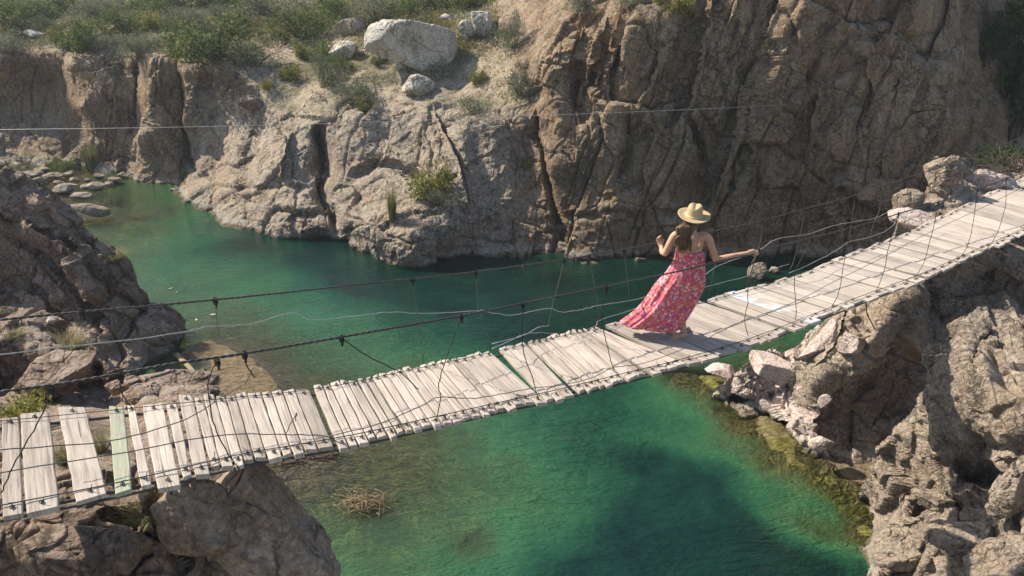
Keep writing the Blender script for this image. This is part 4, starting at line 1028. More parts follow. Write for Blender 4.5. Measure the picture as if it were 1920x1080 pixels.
mb = MB(); mb.tube(catmull([WP(1266.5, 487, 0) + [.17 * 0, 0, 0]] + [ (WP(1264,488)+WP(1320,488))/2 + [ .186*math.cos(t), .135*math.sin(t), 0] for t in np.linspace(math.pi, 3*math.pi, 24)], 2), .006, 6)
mb.build('waist_seam', M['floral'], dr)
# hair
hr = MB()
r_ = random.Random(3)
for k in range(170):
    t = k / 169
    a = math.pi * (.04 + .92 * r_.random())
    st = hc + sd * (-.078 * math.cos(a)) - fw * (.08 * math.sin(a)) - uph * r_.uniform(.012, .06)
    eu = 1261 + 36 * r_.random() ** .85; ev = 458 + 15 * r_.random() - max(0, 1274 - eu) * .9
    mid1 = WP(1286 + (st[0] - hc[0]) * 190 + r_.uniform(-3, 3), 432 + r_.uniform(-3, 3), -.125 - r_.random() * .02)
    mid2 = WP((eu * 1.4 + 1285) / 2.4 + r_.uniform(-4, 4), 449 + r_.uniform(-5, 3), -.13 - r_.random() * .035)
    end = WP(eu, ev, -.115 - r_.random() * .03)
    hr.tube(catmull([st, (st + mid1) / 2 + [0, -.025, 0], mid1, mid2, end], 4), np.interp(np.linspace(0, 1, 17), [0, .3, .8, 1], [.012, .014, .009, .002]), 6, flat=.55)
sph(hr, hc - uph * .03, (.08, .085, .09), 12)
hr.build('hair', M['hair'], wroot)
# hat
hb = WP(1301.5, 404.5, .03)
tl = rotmat(math.radians(7), math.radians(5), math.radians(-15))
V, Fc = [], []; n = 72
prof = [(.205, .012), (.203, .016), (.18, .008), (.15, .003), (.12, .002), (.102, .006), (.097, .02), (.096, .055), (.093, .095), (.084, .122), (.064, .134), (.036, .130), (.0, .128)]
prof_in = [(.0, .10), (.06, .10), (.085, .07), (.095, .0), (.15, -.003), (.18, .001), (.205, .008)]
for pi_, (r, z) in enumerate(prof + prof_in):
    for j in range(n):
        th = 2 * math.pi * j / n
        x, y = r * math.cos(th) * .93, r * math.sin(th)
        zz = z + (.008 * (abs(math.cos(th)) ** 2) * max(0, (r - .11) / .09) - .010 * abs(math.sin(th)) ** 2 * max(0, (r - .11) / .09))
        if z > .1 and r < .09: zz += -.018 * math.exp(-(x / .022) ** 2) * (1 if r < .07 else .3) + .006 * math.exp(-((abs(x) - .045) / .02) ** 2)
        if .05 < z < .115: x *= 1 - .10 * max(0, math.sin(th)) * (z / .11)
        V.append(hb + tl @ np.array([x, y, zz]))
m_ = len(prof) + len(prof_in)
Fc = [(i * n + j, i * n + (j + 1) % n, (i + 1) * n + (j + 1) % n, (i + 1) * n + j) for i in range(m_ - 1) for j in range(n)] + [((m_ - 1) * n + j, (m_ - 1) * n + (j + 1) % n, (j + 1) % n, j) for j in range(n)]
ht = new_mesh('hat', V, Fc, M['hat'], wroot)
mb = MB(); mb.tube([hb + tl @ np.array([.0985 * math.cos(t) * .93, .0985 * math.sin(t), .016]) for t in np.linspace(0, 2 * math.pi, 49)], .0075, 6, flat=.8)
mb.build('hat_band', M['band'], ht)
# sandals
for h_, t_, mt in ((heL, toL, 'sole'), (heR, toR, 'strap')):
    d = t_ - h_; L_ = np.linalg.norm(d); d /= L_; s2 = np.cross(d, up); s2 /= np.linalg.norm(s2); u2 = np.cross(s2, d)
    out = [(-.05, .024), (-.02, .033), (.05, .031), (.12, .038), (L_, .038), (L_ + .035, .022)]
    ring = [h_ + d * a + s2 * b for a, b in out] + [h_ + d * a - s2 * b for a, b in out[::-1]]
    k = len(ring); V = [p + u2 * .016 for p in ring] + [p + u2 * .001 for p in ring]
    Fc = [tuple(range(k)), tuple(range(k, 2 * k))[::-1]] + [(j, j + k, (j + 1) % k + k, (j + 1) % k) for j in range(k)]
    so_ = new_mesh('sandal', V, Fc, M[mt], wroot, False)
    mb = MB()
    mb.tube([h_ + d * (L_ * .75) + s2 * .042 * math.cos(t) + u2 * (.016 + .052 * math.sin(t)) for t in np.linspace(0, math.pi, 12)], .007, 6)
    mb.tube([h_ + d * .03 + s2 * .042 * math.cos(t) + d * -.045 * math.sin(t) + u2 * .075 for t in np.linspace(0, 2 * math.pi, 16)], .006, 6)
    mb.build('sandal_strap', M[mt], so_)
#PART5
# ------------------------------------------------------------------ boulders
def ico(sub):
    bm = __import__('bmesh').new(); __import__('bmesh').ops.create_icosphere(bm, subdivisions=sub, radius=1)
    V = np.array([v.co[:] for v in bm.verts]); Fc = np.array([[v.index for v in f.verts] for f in bm.faces], np.int32); bm.free()
    return V, Fc
ICO5, ICO4 = ico(6), ico(4)
def boulder(name, cx, cy, wpx, hpx, y, mat, seed, label, cat='boulder', depth=.8, planes=16, rough=1.0, rot=0.0, sharp=14, sub=6, group=None, cut=.78, sink=0.0):
    """faceted rock filling a box of wpx by hpx picture pixels at distance y"""
    D, Fc = ICO5 if sub == 6 else ICO4
    r = np.random.default_rng(seed)
    n = r.normal(size=(planes, 3)); n /= np.linalg.norm(n, axis=1)[:, None]
    h = r.uniform(cut, 1.0, planes)
    dn = D @ n.T
    inv = np.maximum(dn / h, 1e-3)
    sharp = sharp * (2.6 if sharp > 10 else 1)
    mx = inv.max(1)
    rad = 1 / (mx * np.sum((inv / mx[:, None]) ** sharp, 1) ** (1 / sharp))
    rad = np.minimum(rad, 1.15)
    P = D * rad[:, None]
    C = at_y(cx, cy, y)
    zc = C[1] * CP + (H - C[2]) * SP
    sc_ = zc / F
    rx, rz = wpx * sc_ / 2, hpx * sc_ / 2
    lo, hi = P.min(0), P.max(0)
    P = (P - (lo + hi) / 2) / ((hi - lo) / 2)
    tilt = math.asin(min(.9, (H - C[2]) / np.linalg.norm(C - [0, 0, H])))
    ry = rx * depth
    rz = max(.12 * rx, math.sqrt(max(rz ** 2 - (ry * math.sin(tilt)) ** 2, (rz * .55) ** 2)) / math.cos(tilt))
    P = P * [rx, ry, rz]
    c_, s_ = math.cos(rot), math.sin(rot)
    if rot: P = np.c_[P[:, 0] * c_ - P[:, 2] * s_, P[:, 1], P[:, 0] * s_ + P[:, 2] * c_]
    N = D
    sz = max(rx, rz)
    W = P + C
    d = fracture(W / sz, [(.9, (1, 1, 1), .05, .07, .05, .06), (.5, (1.4, 1, .8), .05, .06, .03, .08)], rotmat(seed, .4, .2), seed, .2) + fbm(W / sz * 2.2, 4, seed) * .035 + fbm(W / sz * 9, 3, seed + 5) * .008
    P = P + N * (d * sz * rough * (.45 if mat is M['pink'] else .8))[:, None]
    loc = Vector(C) - Vector((0, 0, rz * .9 + sink))
    o = new_mesh(name, P + C - np.array(loc), Fc, mat, None, False)
    o.location = loc
    tag(o, label, cat, group)
    return o
def fy(u, v): return far.at(u, v)[1]
W_, P_ = M['white'], M['pink']
for a in [
 (772,84,172,92,29.3,W_,4,'huge pale angular boulder sitting on the ledge above the middle of the gorge',.62,9,.6,.07,24,.52),
 (905,47,44,62,31.6,W_,8,'tall smooth pale boulder leaning beside the cliff, right of the huge boulder',.8,10,.6,-.5,14,.7),
 (874,59,34,42,31.4,W_,12,'short grey block wedged between the huge boulder and the tall smooth one',.8,9,.8,.1,24,.65),
 (785,158,64,40,27.6,W_,15,'rounded pale boulder alone on the sandy ledge below the huge boulder',.85,18,.5,-.05,9,.85),
 (645,96,66,36,31.5,W_,21,'pointed grey boulder among shrubs, left of the huge boulder',.8,7,.8,-.3,22,.55),
 (655,52,62,36,35.5,M['hill'],23,'brownish shaded boulder half hidden by shrubs behind the pointed grey one',.8,12,.8,0,12,.7),
 (752,123,22,15,28.6,W_,25,'small stone at the foot of the huge pale boulder',.8,12,.8,0,14,.7),
 (474,192,52,26,29.9,M['cliff'],27,'dark flat-topped boulder perched on the ledge of the left spur',.9,12,.7,.06,14,.8),
 (68,64,48,15,39.6,W_,29,'flat pale-edged slab lying in the scrub at the top left',.8,8,.6,.12,20,.7),
 (838,33,26,14,34.5,W_,31,'low pale stone behind the huge boulder, near the upper scrub',.8,10,.8,0,14,.7),
 (268,56,16,9,40,W_,33,'small bright stone in the scrub above the left cliff',.8,10,.8,0,14,.7),
 (227,50,18,8,41,W_,35,'small flat stone on a bare patch of the upper left slope',.8,10,.8,0,14,.7),
 (380,3,40,14,43.5,W_,37,'sandy coloured rock at the very top of the scrub slope',.8,10,.8,0,14,.7),
 (1421,512,40,36,21.4,M['right'],41,'grey boulder standing in the dark water under the tall cliff',.7,10,.8,-.5,14,.6),
 (1451,506,18,12,21.9,M['right'],43,'small grey stone in the water beside the boulder under the cliff',.8,10,.8,0,14,.7),
 (1352,694,58,28,15.2,P_,45,'small pale pink rock on the mossy shelf just below the woman',.8,8,.8,.15,30,.5),
 (1462,690,100,54,13.8,P_,49,'broad rounded pink boulder leaning on the right bank under the bridge',.85,10,.7,.25,12,.66),
 (1546,644,50,90,13.0,P_,51,'upright pink block stacked on the right bank beneath the bridge planks',.8,7,.8,.45,34,.45),
 (1596,644,60,40,12.6,P_,55,'small square pink block on the straw-coloured slope below the bridge',.8,6,.8,-.3,34,.5),
 (1546,752,26,28,12.2,P_,61,'small bright triangular rock in front of the shaded block',.7,5,.6,.2,34,.45),
 (1540,832,46,28,12.1,P_,63,'lit pale chunk lying against the shaded rock face',.7,7,.8,-.4,30,.5),
 (1770,322,66,62,16.1,M['right'],65,'big sunlit boulder topping the rocks at the far end of the bridge',.9,11,.9,.1,18,.68),
 (1706,384,66,60,15.6,M['right'],67,'squarish pale rock at the left corner of the far bridge landing',.8,6,.9,-.1,30,.45),
 (1722,416,110,48,15.0,P_,69,'low pink rock tucked under the far end of the planks',.8,7,.9,.2,30,.45),
 (1792,366,120,48,16.1,M['right'],111,'broken tan ledge rock between the squarish rock and the far planks',.7,8,1.1,.25,28,.55),
 (1838,340,130,50,17.1,P_,71,'long layered pale rock lying behind the far end of the bridge',.6,10,1.3,.12,20,.65),
 (1912,915,84,120,7.9,M['right'],73,'dark craggy boulder at the right edge beside the deep hollow',.8,11,1.3,.2,18,.6),
 (1800,1010,120,80,8.05,M['right'],75,'broad tan boulder low on the near right bank',.8,9,1.0,-.35,22,.6),
 (1690,1030,110,70,9.1,M['right'],77,'squarish cracked tan rock near the waterline on the near right bank',.8,8,1.0,-.5,22,.6),
 (1880,1050,150,70,7.2,M['right'],79,'wide pale slab in the bottom right corner',.7,9,1.0,-.4,22,.6),
 (1760,940,64,40,9.2,M['right'],81,'small angular block just below the long hollow in the near right bank',.8,8,1.0,-.3,22,.6),
 (13,586,38,26,12.4,M['left'],83,'round grey stone resting on the ledge at the left edge of the view',.9,18,.5,0,9,.85),
 (98,600,22,15,12.0,P_,85,'small pale stone beside the dry grass tuft on the left bank',.9,14,.6,0,12,.8),
 (368,968,150,140,5.1,M['left2'],101,'angular tan rock propped under the left planks with a lit top',.8,9,.8,.2,20,.6),
 (490,1025,205,270,5.35,M['left2'],103,'big rounded tan boulder in the lower left below the bridge',.75,11,.6,-.35,13,.68),
 (150,1040,210,120,4.55,M['left'],105,'dark blocky rock in shade at the bottom left under the planks',.6,9,1.0,.1,22,.6),
 (318,722,150,56,9.4,M['left'],87,'long sunlit rock just behind the left planks of the bridge',.7,11,1.1,.12,16,.65),
 (382,738,60,36,9.0,M['left'],107,'pale rock at the right end of the lit rocks behind the planks',.8,7,1.0,.2,26,.5),
 (268,738,80,44,8.9,M['left'],109,'broken grey rock between the two lit rocks behind the planks',.8,7,1.0,-.2,26,.5),
 (226,722,70,36,9.3,M['left'],89,'small sunlit rock left of the long one behind the bridge planks',.8,9,1.0,-.3,18,.6),
 (168,392,74,26,27.2,M['right'],91,'long flat grey slab at the water edge on the far left',.5,9,.6,.18,20,.6),
 (100,700,190,90,10.3,M['left'],93,'dark slanting rock with a bright upper rim above the yellow-green bush',.7,8,1.0,-.45,20,.6),
 ]:
    (cx, cy, wp, hp, y, mt, sd_, lab, dep, npl, ro, rt, sh, ct) = a
    if 20 < y and cy < 200: y = far.at(cx, cy + hp * .33)[1]
    boulder('boulder', cx, cy, wp, hp, y, mt, sd_, lab, 'boulder', dep, npl, ro, -rt, sh, 6 if wp > 30 else 4, None, ct)
stones = [(152,366,40,14,'pale flat stone just above the long grey slab'),(178,348,34,16,'pale stone at the head of the pool, nearest the cliff foot'),(120,352,44,20,'rounded stone at the pool head left of the flat pale one'),(100,330,38,14,'grey cobble in the shade at the far pool edge'),(215,338,26,14,'grey stone at the foot of the column where the pool begins'),(188,330,20,12,'small grey cobble beside the reeds'),(60,326,40,14,'low dark stone in the shaded cove at far left'),(140,336,18,9,'little cobble between the larger pool stones'),(20,330,50,16,'dark boulder at the far left edge of the shaded cove'),(165,337,14,8,'tiny cobble below the reed clump'),(72,338,26,12,'flat cobble at the near side of the pool head, far left'),(110,343,20,10,'small cobble left of the rounded stone at the pool head'),(128,326,26,12,'shaded cobble under the smooth brown wall'),(160,350,22,10,'small pale cobble wedged between the two pale flat stones'),(206,345,18,9,'small wet cobble nearest the open water'),(80,318,28,12,'dim cobble deep in the shaded cove'),(232,328,22,12,'grey cobble right beneath the first rock column'),(45,335,24,10,'low cobble at the left end of the cobble bar')]
for k, (cx, cy, wp, hp, lab) in enumerate(stones):
    boulder('stone', cx, cy, wp, hp, w_depth(cx, cy + hp * .3, 0.05), M['right'] if k in (0, 1, 2, 6) else M['cliff'], 200 + k, lab, 'stone', .8, 12, .6, random.uniform(-.1, .1), 14, 4, 'stones at the head of the pool', .7)

# ------------------------------------------------------------------ plants
def unit(a): return a / (np.linalg.norm(a, axis=-1, keepdims=True) + 1e-9)
def foliage(n, leaf, seed, lobes=7, squash=.75, stems=14, up=.25, fill=.5, thin=.42):
    """dome of small leaves gathered in clumps, radius about 1, standing on z = 0; returns V, F, tone, material index"""
    r = np.random.default_rng(seed)
    lc = unit(r.normal(size=(lobes, 3))) * r.uniform(.2, .68, (lobes, 1)); lc[:, 2] = np.abs(lc[:, 2]) * squash + .18
    lr = r.uniform(.28, .52, lobes)
    cl = r.integers(0, lobes, n // 14 + 1)
    twig = lc[cl] + unit(r.normal(size=(len(cl), 3))) * (lr[cl] * r.uniform(fill, 1.0, len(cl)))[:, None]
    k = np.repeat(np.arange(len(cl)), 14)[:n]
    c = twig[k] + r.normal(size=(n, 3)) * .07
    c[:, 2] = np.abs(c[:, 2])
    d = unit(unit(c - lc[cl][k]) + r.normal(size=(n, 3)) * .7 + [0, 0, up])
    s = unit(np.cross(d, r.normal(size=(n, 3))))
    L = leaf * r.uniform(.6, 1.4, (n, 1)); Wd = L * thin
    V = np.stack([c - d * L * .5, c + s * Wd * .5, c + d * L * .5, c - s * Wd * .5], 1).reshape(-1, 3)
    Fq = np.arange(4 * n).reshape(n, 4)
    tone = np.repeat(np.clip(r.uniform(0, 1, len(cl))[k] * .55 + r.uniform(0, .45, n), 0, 1), 4)
    mb = MB()
    for j in range(stems):
        e = twig[r.integers(0, len(twig))]; m = e * [.45, .45, .6] + r.normal(size=3) * .05
        mb.tube(catmull([np.array([r.normal() * .05, r.normal() * .05, -.05]), m, e], 3), np.linspace(.022, .006, 7), 4)
    return V, Fq, tone, mb
def bush_mesh(nm, mat, n, leaf, seed, **kw):
    V, Fq, tone, mb = foliage(n, leaf, seed, **kw)
    sv = np.concatenate(mb.V); off = len(V)
    o = new_mesh(nm, np.vstack([V, sv]), [tuple(f) for f in Fq] + [tuple(i + off for i in f) for f in mb.Fc], [mat, M['bark']], None, False,
                 {'tone': np.r_[tone, np.full(len(sv), .3)]}, [0] * len(Fq) + [1] * len(mb.Fc))
    me = o.data; bpy.data.objects.remove(o); return me
def blades(nm, mat, n, seed, h=1.0, w=.03, spread=.5, droop=.5, base=.15):
    r = np.random.default_rng(seed); V = []; Fc = []; T = []
    for k in range(n):
        a = r.uniform(0, 6.283); b = np.array([math.cos(a), math.sin(a), 0]) * base * math.sqrt(r.random())
        a2 = a + r.normal() * .6; out = np.array([math.cos(a2), math.sin(a2), 0]); hh = h * r.uniform(.55, 1.1); sp = spread * r.uniform(.2, 1.2)
        side = np.array([-out[1], out[0], 0]) * w * r.uniform(.7, 1.3); t0 = r.random()
        for j, t in enumerate((0, .4, .75, 1.0)):
            c = b + out * sp * t ** 1.5 + np.array([0, 0, hh * (t - droop * .5 * t ** 2.4)])
            V += [c - side * (1 - t * .93), c + side * (1 - t * .93)]; T += [t0, t0]
        q = k * 8
        Fc += [(q + 2 * j, q + 2 * j + 1, q + 2 * j + 3, q + 2 * j + 2) for j in range(3)]
    o = new_mesh(nm, V, Fc, mat, None, False, {'tone': T}); me = o.data; bpy.data.objects.remove(o); return me
KIND = {
 'bush': [bush_mesh('bush', M['bush'], 2600, .085, 1 + k) for k in range(3)],
 'grey': [bush_mesh('bush', M['grey'], 2600, .08, 11 + k, thin=.28, up=.5) for k in range(3)],
 'yellow': [bush_mesh('bush', M['yellow'], 1500, .10, 21 + k, fill=.2) for k in range(2)],
 'dark': [bush_mesh('bush', M['dark'], 2600, .09, 31 + k) for k in range(2)],
 'weed': [bush_mesh('weed', M['weed'], 2600, .12, 41, thin=.2)],
 'straw': [blades('grass', M['straw'], 420, 51 + k, 1, .012, .8, .8, .3) for k in range(2)],
 'reed': [blades('reed', M['reed'], 260, 61 + k, 1, .016, .35, .5, .22) for k in range(2)],
}
cnt = {}
def plant(kind, cx, by, wpx, hpx, label, name=None, cat=None, group=None, src=None, y=None, rot=None):
    if src is not None: p = src.at(cx, by)
    else: p = at_y(cx, by, y)
    zc = p[1] * CP + (H - p[2]) * SP; s = zc / F
    ms = KIND[kind]; i = cnt.get(kind, 0); cnt[kind] = i + 1
    nm = name or {'straw': 'grass_tuft', 'reed': 'reed_clump', 'weed': 'water_weed', 'dark': 'tree'}.get(kind, 'shrub')
    o = bpy.data.objects.new(nm, ms[i % len(ms)]); COL.objects.link(o)
    o.location = Vector(p) - Vector((0, 0, .04))
    hz = hpx * s / (1.0 if kind in ('straw', 'reed') else 1.05)
    kb = 1.18 if group == SG else 1.0
    o.scale = (wpx * s / 1.7 * kb, wpx * s / 1.7 * kb, hz * kb)
    o.rotation_euler.z = random.uniform(0, 6.28) if rot is None else rot
    tag(o, label, cat or {'straw': 'grass', 'reed': 'reeds', 'weed': 'water weed', 'dark': 'tree'}.get(kind, 'shrub'), group)
    return o
SG = 'shrubs on the hillside'
hill = [
 ('bush',405,112,150,86,'widest dark green shrub of the slope, overhanging the columns of the left cliff'),
 ('bush',150,92,96,60,'rounded green shrub on the rim above the smooth brown wall'),
 ('grey',268,108,70,44,'dusky grey shrub hanging over the rim left of the rock columns'),
 ('grey',480,124,84,56,'loose grey green shrub right of the wide dark one'),
 ('grey',612,165,70,60,'feathery grey green shrub left of the sandy ledge'),
 ('grey',660,196,92,50,'low spreading grey shrub on the lip of the middle rock'),
 ('yellow',684,212,44,38,'small yellow green shrub in front of the low spreading grey one'),
 ('bush',570,70,120,64,'broad green shrub left of the shaded brownish boulder'),
 ('grey',530,40,110,60,'hazy grey shrub at the top, above the broad green one'),
 ('bush',628,32,80,48,'green shrub at the top edge above the shaded boulder'),
 ('grey',705,38,96,58,'large grey green shrub behind the huge pale boulder, left part'),
 ('bush',765,30,90,46,'green shrub behind the huge pale boulder, right part'),
 ('yellow',545,150,52,32,'yellowish dry shrub on the stony ledge of the left spur'),
 ('bush',28,52,120,64,'dark green shrub in the top left corner'),
 ('bush',235,62,90,44,'green shrub on the open slope above the smooth wall'),
 ('yellow',295,56,60,38,'yellowish shrub with an orange tinge beside a bright stone'),
 ('grey',350,52,90,44,'grey green shrub just above the widest dark one'),
 ('grey',445,48,90,46,'pale grey shrub near the middle of the upper slope'),
 ('bush',600,112,66,42,'small green shrub left of the pointed grey boulder'),
 ('yellow',565,108,52,36,'dry yellowish shrub below the broad green one'),
 ('grey',22,96,72,40,'grey shrub on the rim at the left edge'),
 ('grey',185,36,80,44,'grey shrub on the upper slope above the rounded rim shrub'),
 ('bush',105,30,100,48,'dark shrub near the top, right of the corner one'),
 ('bush',850,14,80,34,'green shrub at the top edge above the tall smooth boulder'),
 ('grey',800,18,66,34,'grey shrub at the top edge above the huge boulder'),
 ('bush',905,12,60,30,'dark green shrub against the cliff top at the upper edge'),
 ('grey',966,86,44,66,'grey shrub clinging to the sunny edge of the tall cliff'),
 ('grey',975,178,52,62,'mixed grey and yellow shrub at the foot of the tall cliff edge'),
 ('yellow',899,158,40,30,'thin yellow shrub on the sandy slope right of the ledge'),
 ('grey',898,212,72,48,'bluish grey shrub spilling over the lip of the middle rock'),
 ('grey',1088,22,90,40,'dusty shrub on top of the tall cliff, left end'),
 ('yellow',1275,24,66,40,'yellow dry shrub on the cliff top above the leaning slabs'),
 ('grey',1180,8,80,30,'low grey shrub on the cliff top left of the yellow one'),
 ('bush',320,20,110,44,'green shrub at the top edge above the left columns'),
 ('bush',410,12,90,40,'green shrub at the top edge over the wide dark one'),
 ('grey',240,14,90,40,'grey shrub at the top edge over the smooth brown wall'),
 ('bush',712,116,34,24,'little bright green shrub at the left foot of the huge boulder'),
 ('bush',640,126,56,24,'low green shrub in front of the pointed grey boulder'),
 ('yellow',500,168,40,22,'low dry shrub on the stepped rocks of the spur'),
 ('grey',88,62,70,34,'dull grey shrub behind the flat pale-edged slab'),
 ('yellow',110,78,50,28,'yellow green shrub right of the flat slab'),
 ('grey',205,90,60,30,'small grey shrub on the rim of the smooth wall'),
 ('yellow',330,104,46,26,'ragged yellow shrub on the rim between the columns'),
 ('bush',480,30,80,44,'green shrub on the upper slope left of the hazy grey one'),
 ('yellow',1240,10,40,24,'thin straw shrub at the cliff top by the yellow one'),
]
for k_, cx, by, wp, hp, lab in hill: plant(k_, cx, by, wp, hp, lab, group=SG, src=far)
plant('yellow', 806, 368, 110, 98, 'leafy yellow green bush growing out of the middle rock face', src=far)
plant('grey', 832, 378, 66, 36, 'silvery twiggy shrub under the leafy bush on the middle rock', src=far)
plant('yellow', 988, 312, 32, 18, 'tiny bright fern in the dark cleft left of the tall cliff', 'fern', 'fern', src=far)
plant('yellow', 341, 320, 24, 18, 'tiny bright plant at the waterline under the left columns', 'fern', 'fern', src=far)
plant('reed', 735, 412, 50, 88, 'tall reed clump with a pale plume on the middle rock', src=far)
plant('reed', 172, 318, 70, 66, 'green reed clump at the shaded head of the pool', src=far)
plant('bush', 120, 316, 70, 36, 'dark low shrub left of the reeds at the pool head', src=far)
plant('straw', 206, 500, 66, 34, 'dry straw tuft on the edge of the dark left slope', src=lb)
plant('straw', 128, 652, 96, 66, 'big pale dry grass tuft on the left bank near the bridge', src=ll)
plant('yellow', 50, 800, 160, 95, 'yellow green bush below the left end of the handrail cable', src=ll)
plant('straw', 268, 968, 110, 48, 'dry grass tuft under the planks at the lower left', src=ll)
plant('reed', 403, 925, 34, 44, 'small green grass tuft between the rocks under the bridge', 'grass_tuft', 'grass', src=ll)
plant('straw', 122, 862, 60, 80, 'dry grass showing through the first wide gap of the planks', src=ll)
plant('straw', 192, 850, 50, 90, 'dry grass showing through the gap beside the green plank', src=ll)
plant('straw', 30, 640, 50, 22, 'short straw tuft on the rocks at the left edge', src=ll)
for k_, (cx, by, wp, hp, yy, lab) in enumerate([(1898,250,170,260,28.0,'dark leafy tree filling the shaded gully at the right edge'),(1935,60,150,110,27.5,'brighter leafy tree crown in the top right corner'),(1850,110,90,90,27.5,'dark shrubby tree growing on the cliff rim near the top right'),(1880,312,90,60,19.5,'dark shrub behind the rocks at the far bridge landing')]):
    plant('dark', cx, by, wp, hp, lab, 'tree' if k_ < 3 else 'shrub', 'tree' if k_ < 3 else 'shrub', y=yy)
# bare twiggy shrub by the landing
mb = MB(); r = np.random.default_rng(5); b = at_y(1890, 318, 17.0)
for k in range(26):
    e = b + [r.normal() * .55, r.normal() * .2, abs(r.normal()) * .22 + .05]
    mb.tube(catmull([b + [r.normal() * .15, 0, -.05], (b + e) / 2 + r.normal(size=3) * .08, e], 4), np.linspace(.014, .004, 9), 4)
    for j in range(3): mb.tube([e * .6 + b * .4 + r.normal(size=3) * .05, e * .8 + b * .2 + r.normal(size=3) * .12, e + r.normal(size=3) * .15], [.006, .005, .003], 4)
tag(mb.build('bare_shrub', M['bark']), 'bare twiggy grey shrub above the long layered rock at the landing', 'shrub')
# weed and driftwood in the shallows
p = at_z(893, 1050, -.75); o = plant('weed', 893, 1050, 118, 100, 'dark feathery clump of weed under the clear water', y=p[1]); o.location = p; o.scale = (.5, .5, .74)
mb = MB(); b = at_z(682, 945, 0.0)
for k in range(150):
    a = r.uniform(0, 6.28); c = b + [r.normal() * .2, r.normal() * .12, abs(r.normal()) * .07 - .05]
    d = np.array([math.cos(a) * r.uniform(.14, .34), math.sin(a) * .16, r.normal() * .05])
    mb.tube(catmull([c - d, c + [0, 0, abs(r.normal()) * .07], c + d], 3), np.linspace(.008, .004, 7), 4)
tag(mb.build('driftwood_heap', M['drift']), 'tangled heap of pale driftwood twigs lying in the shallows', 'driftwood')
mb = MB(); a, c = at_z(330, 664, .05), at_z(384, 728, .12)
mb.tube(catmull([a, (a + c) / 2 + [.03, 0, .05], c], 5), np.linspace(.075, .05, 11), 8, flat=.6)
tag(mb.build('log', M['drift']), 'pale barkless log lying along the edge of the sandbar', 'log')
mb = MB()
for k in range(60):
    t = r.random(); c = at_z(515 + 120 * t + r.normal() * 6, 868 - 22 * t + r.normal() * 4, .03); a = r.uniform(-.4, .8); L = r.uniform(.06, .22)
    d = np.array([math.cos(a), math.sin(a), r.normal() * .1]) * L; mb.tube([c - d, c + [0, 0, .02], c + d], [.007, .009, .005], 4)
tag(mb.build('twig_litter', M['bark']), 'dark line of twig litter washed up at the edge of the shallows', 'twigs', kind='stuff')
# low scrub and dry grass covering the slope
ok = np.where(hm & (far.v > -100) & (far.v < 215) & (far.u > -240) & (far.u < 1000))[0]
r = np.random.default_rng(77)
Pk = far.P[ok]; den = np.clip(.5 + fbm(Pk * .35, 3, 15) * .9 + np.clip((105 - far.v[ok]) / 60, -1.2, 1.0), .02, 1)
pick = ok[r.random(len(ok)) < den * .5]
Cc = far.P[pick]; n = len(Cc); m = 7
cc = np.repeat(Cc, m, 0); hgt = np.repeat(r.uniform(.12, .55, n) * np.clip(.7 + fbm(Cc * .5, 2, 19), .3, 1.5), m)
cc = cc + np.c_[r.normal(size=(n * m, 2)) * .13, r.random(n * m) * hgt]
d = unit(r.normal(size=(n * m, 3)) * [.7, .7, .5] + [0, 0, .9]); s = unit(np.cross(d, r.normal(size=(n * m, 3))))
L = (r.uniform(.07, .2, n * m))[:, None]; Wd = L * .3
V = np.stack([cc - d * L * .5, cc + s * Wd * .5, cc + d * L * .6, cc - s * Wd * .5], 1).reshape(-1, 3)
t1 = np.repeat(np.clip(.45 + fbm(Cc * .6, 3, 25) * .5 + r.normal(size=n) * .15, 0, 1), m * 4)
sel = np.repeat((fbm(Cc * .45, 3, 35) + r.normal(size=n) * .25) > .0, m)
Fq = np.arange(4 * n * m, dtype=np.int32).reshape(-1, 4)
o = new_mesh('scrub', V, Fq, [M['grey'], M['straw']], None, False, {'tone': t1}, np.where(sel, 0, 1))
tag(o, 'low grey green scrub and dry grass covering the slope above the cliffs', 'scrub', kind='stuff')
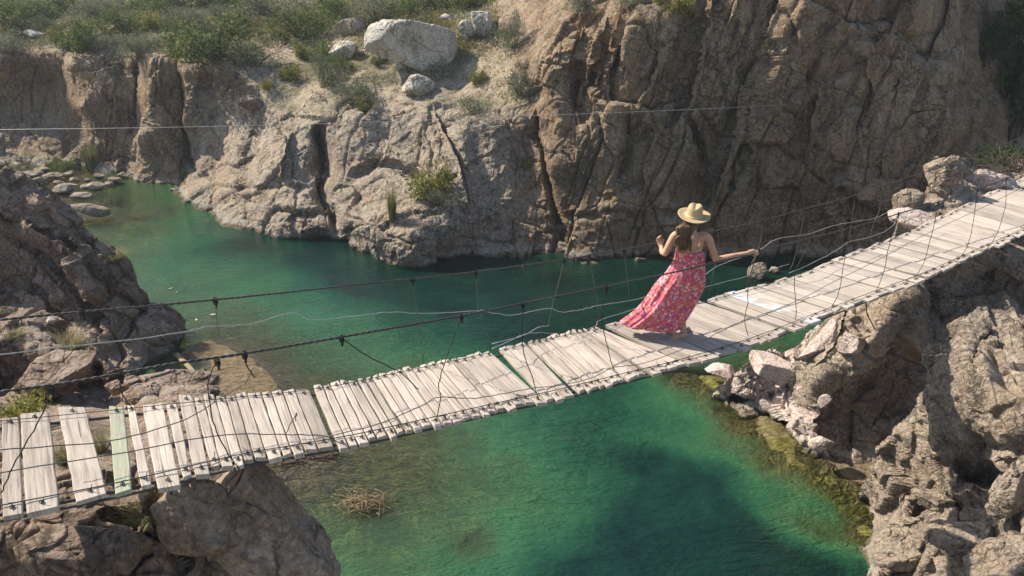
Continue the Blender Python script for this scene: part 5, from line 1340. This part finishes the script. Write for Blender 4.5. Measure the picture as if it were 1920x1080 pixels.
for k, (u_, v_, L_, lab) in enumerate([(399,590,.10,'pale leaf floating just above the left handrail cables'),(320,541,.08,'small pale leaf floating off the tip of the dark left slope'),(331,548,.06,'tiny pale leaf floating right of the small one off the left slope'),(368,600,.08,'pale leaf floating left of the largest one near the sandbar')]):
    c_ = at_z(u_, v_, .012); a = .7 * k; d = np.array([math.cos(a), math.sin(a), 0]); e = np.array([-d[1], d[0], 0])
    V = [c_ + d * L_ * t + e * L_ * .34 * w * math.sin(math.pi * (t + 1) / 2) + [0, 0, .012 * t * t + .01 * abs(w) + z_] for z_ in (0, -.004) for t in np.linspace(-1, 1, 7) for w in (-1, 0, 1)]
    Fc = [(z_ * 21 + i * 3 + j, z_ * 21 + i * 3 + j + 1, z_ * 21 + i * 3 + j + 4, z_ * 21 + i * 3 + j + 3) for z_ in (0, 1) for i in range(6) for j in (0, 1)]
    tag(new_mesh('floating_leaf', V, Fc, M['sole']), lab, 'leaf', 'leaves floating on the river')
#PART6
# ------------------------------------------------------------------ daylight
SUN = np.array([-.68, .30, .66]); SUN /= np.linalg.norm(SUN)
w = bpy.data.worlds.new("World"); sc.world = w; w.use_nodes = True
nt = w.node_tree; nt.nodes.clear()
sky = nt.nodes.new('ShaderNodeTexSky'); sky.sky_type = 'NISHITA'; sky.sun_disc = False
sky.sun_elevation = math.asin(SUN[2]); sky.sun_rotation = math.atan2(SUN[0], SUN[1])
bg = nt.nodes.new('ShaderNodeBackground'); bg.inputs['Strength'].default_value = .11
ow = nt.nodes.new('ShaderNodeOutputWorld')
nt.links.new(sky.outputs[0], bg.inputs[0]); nt.links.new(bg.outputs[0], ow.inputs[0])
sl = bpy.data.lights.new('sun', 'SUN'); sl.energy = 4.9; sl.angle = math.radians(.53); sl.color = (1, .915, .78)
so = bpy.data.objects.new('sun', sl); COL.objects.link(so)
so.rotation_euler = Vector(-SUN).to_track_quat('-Z', 'Y').to_euler()
so.location = (-10, 12, 30)
sc.view_settings.view_transform = 'Standard'; sc.view_settings.look = 'None'; sc.view_settings.gamma = 1
sc.view_settings.use_curve_mapping = False
sc.view_settings.exposure = .75
sc.render.engine = 'CYCLES'
sc.cycles.use_denoising = True
sc.cycles.max_bounces = 8; sc.cycles.diffuse_bounces = 3; sc.cycles.transparent_max_bounces = 12
sc.cycles.caustics_reflective = False; sc.cycles.caustics_refractive = False

m, N = mk('haze air')
hv = N('ShaderNodeVolumePrincipled', {'Color': (.86, .93, 1, 1), 'Density': .0007, 'Anisotropy': .2})
N('ShaderNodeOutputMaterial', {'Volume': hv.outputs[0]})
V = [(x, y, z) for z in (-7.5, 22) for y in (-410, 410) for x in (-410, 410)]
tag(new_mesh('haze', V, [(0, 2, 3, 1), (4, 5, 7, 6), (0, 1, 5, 4), (2, 6, 7, 3), (0, 4, 6, 2), (1, 3, 7, 5)], m, None, False), kind='stuff')
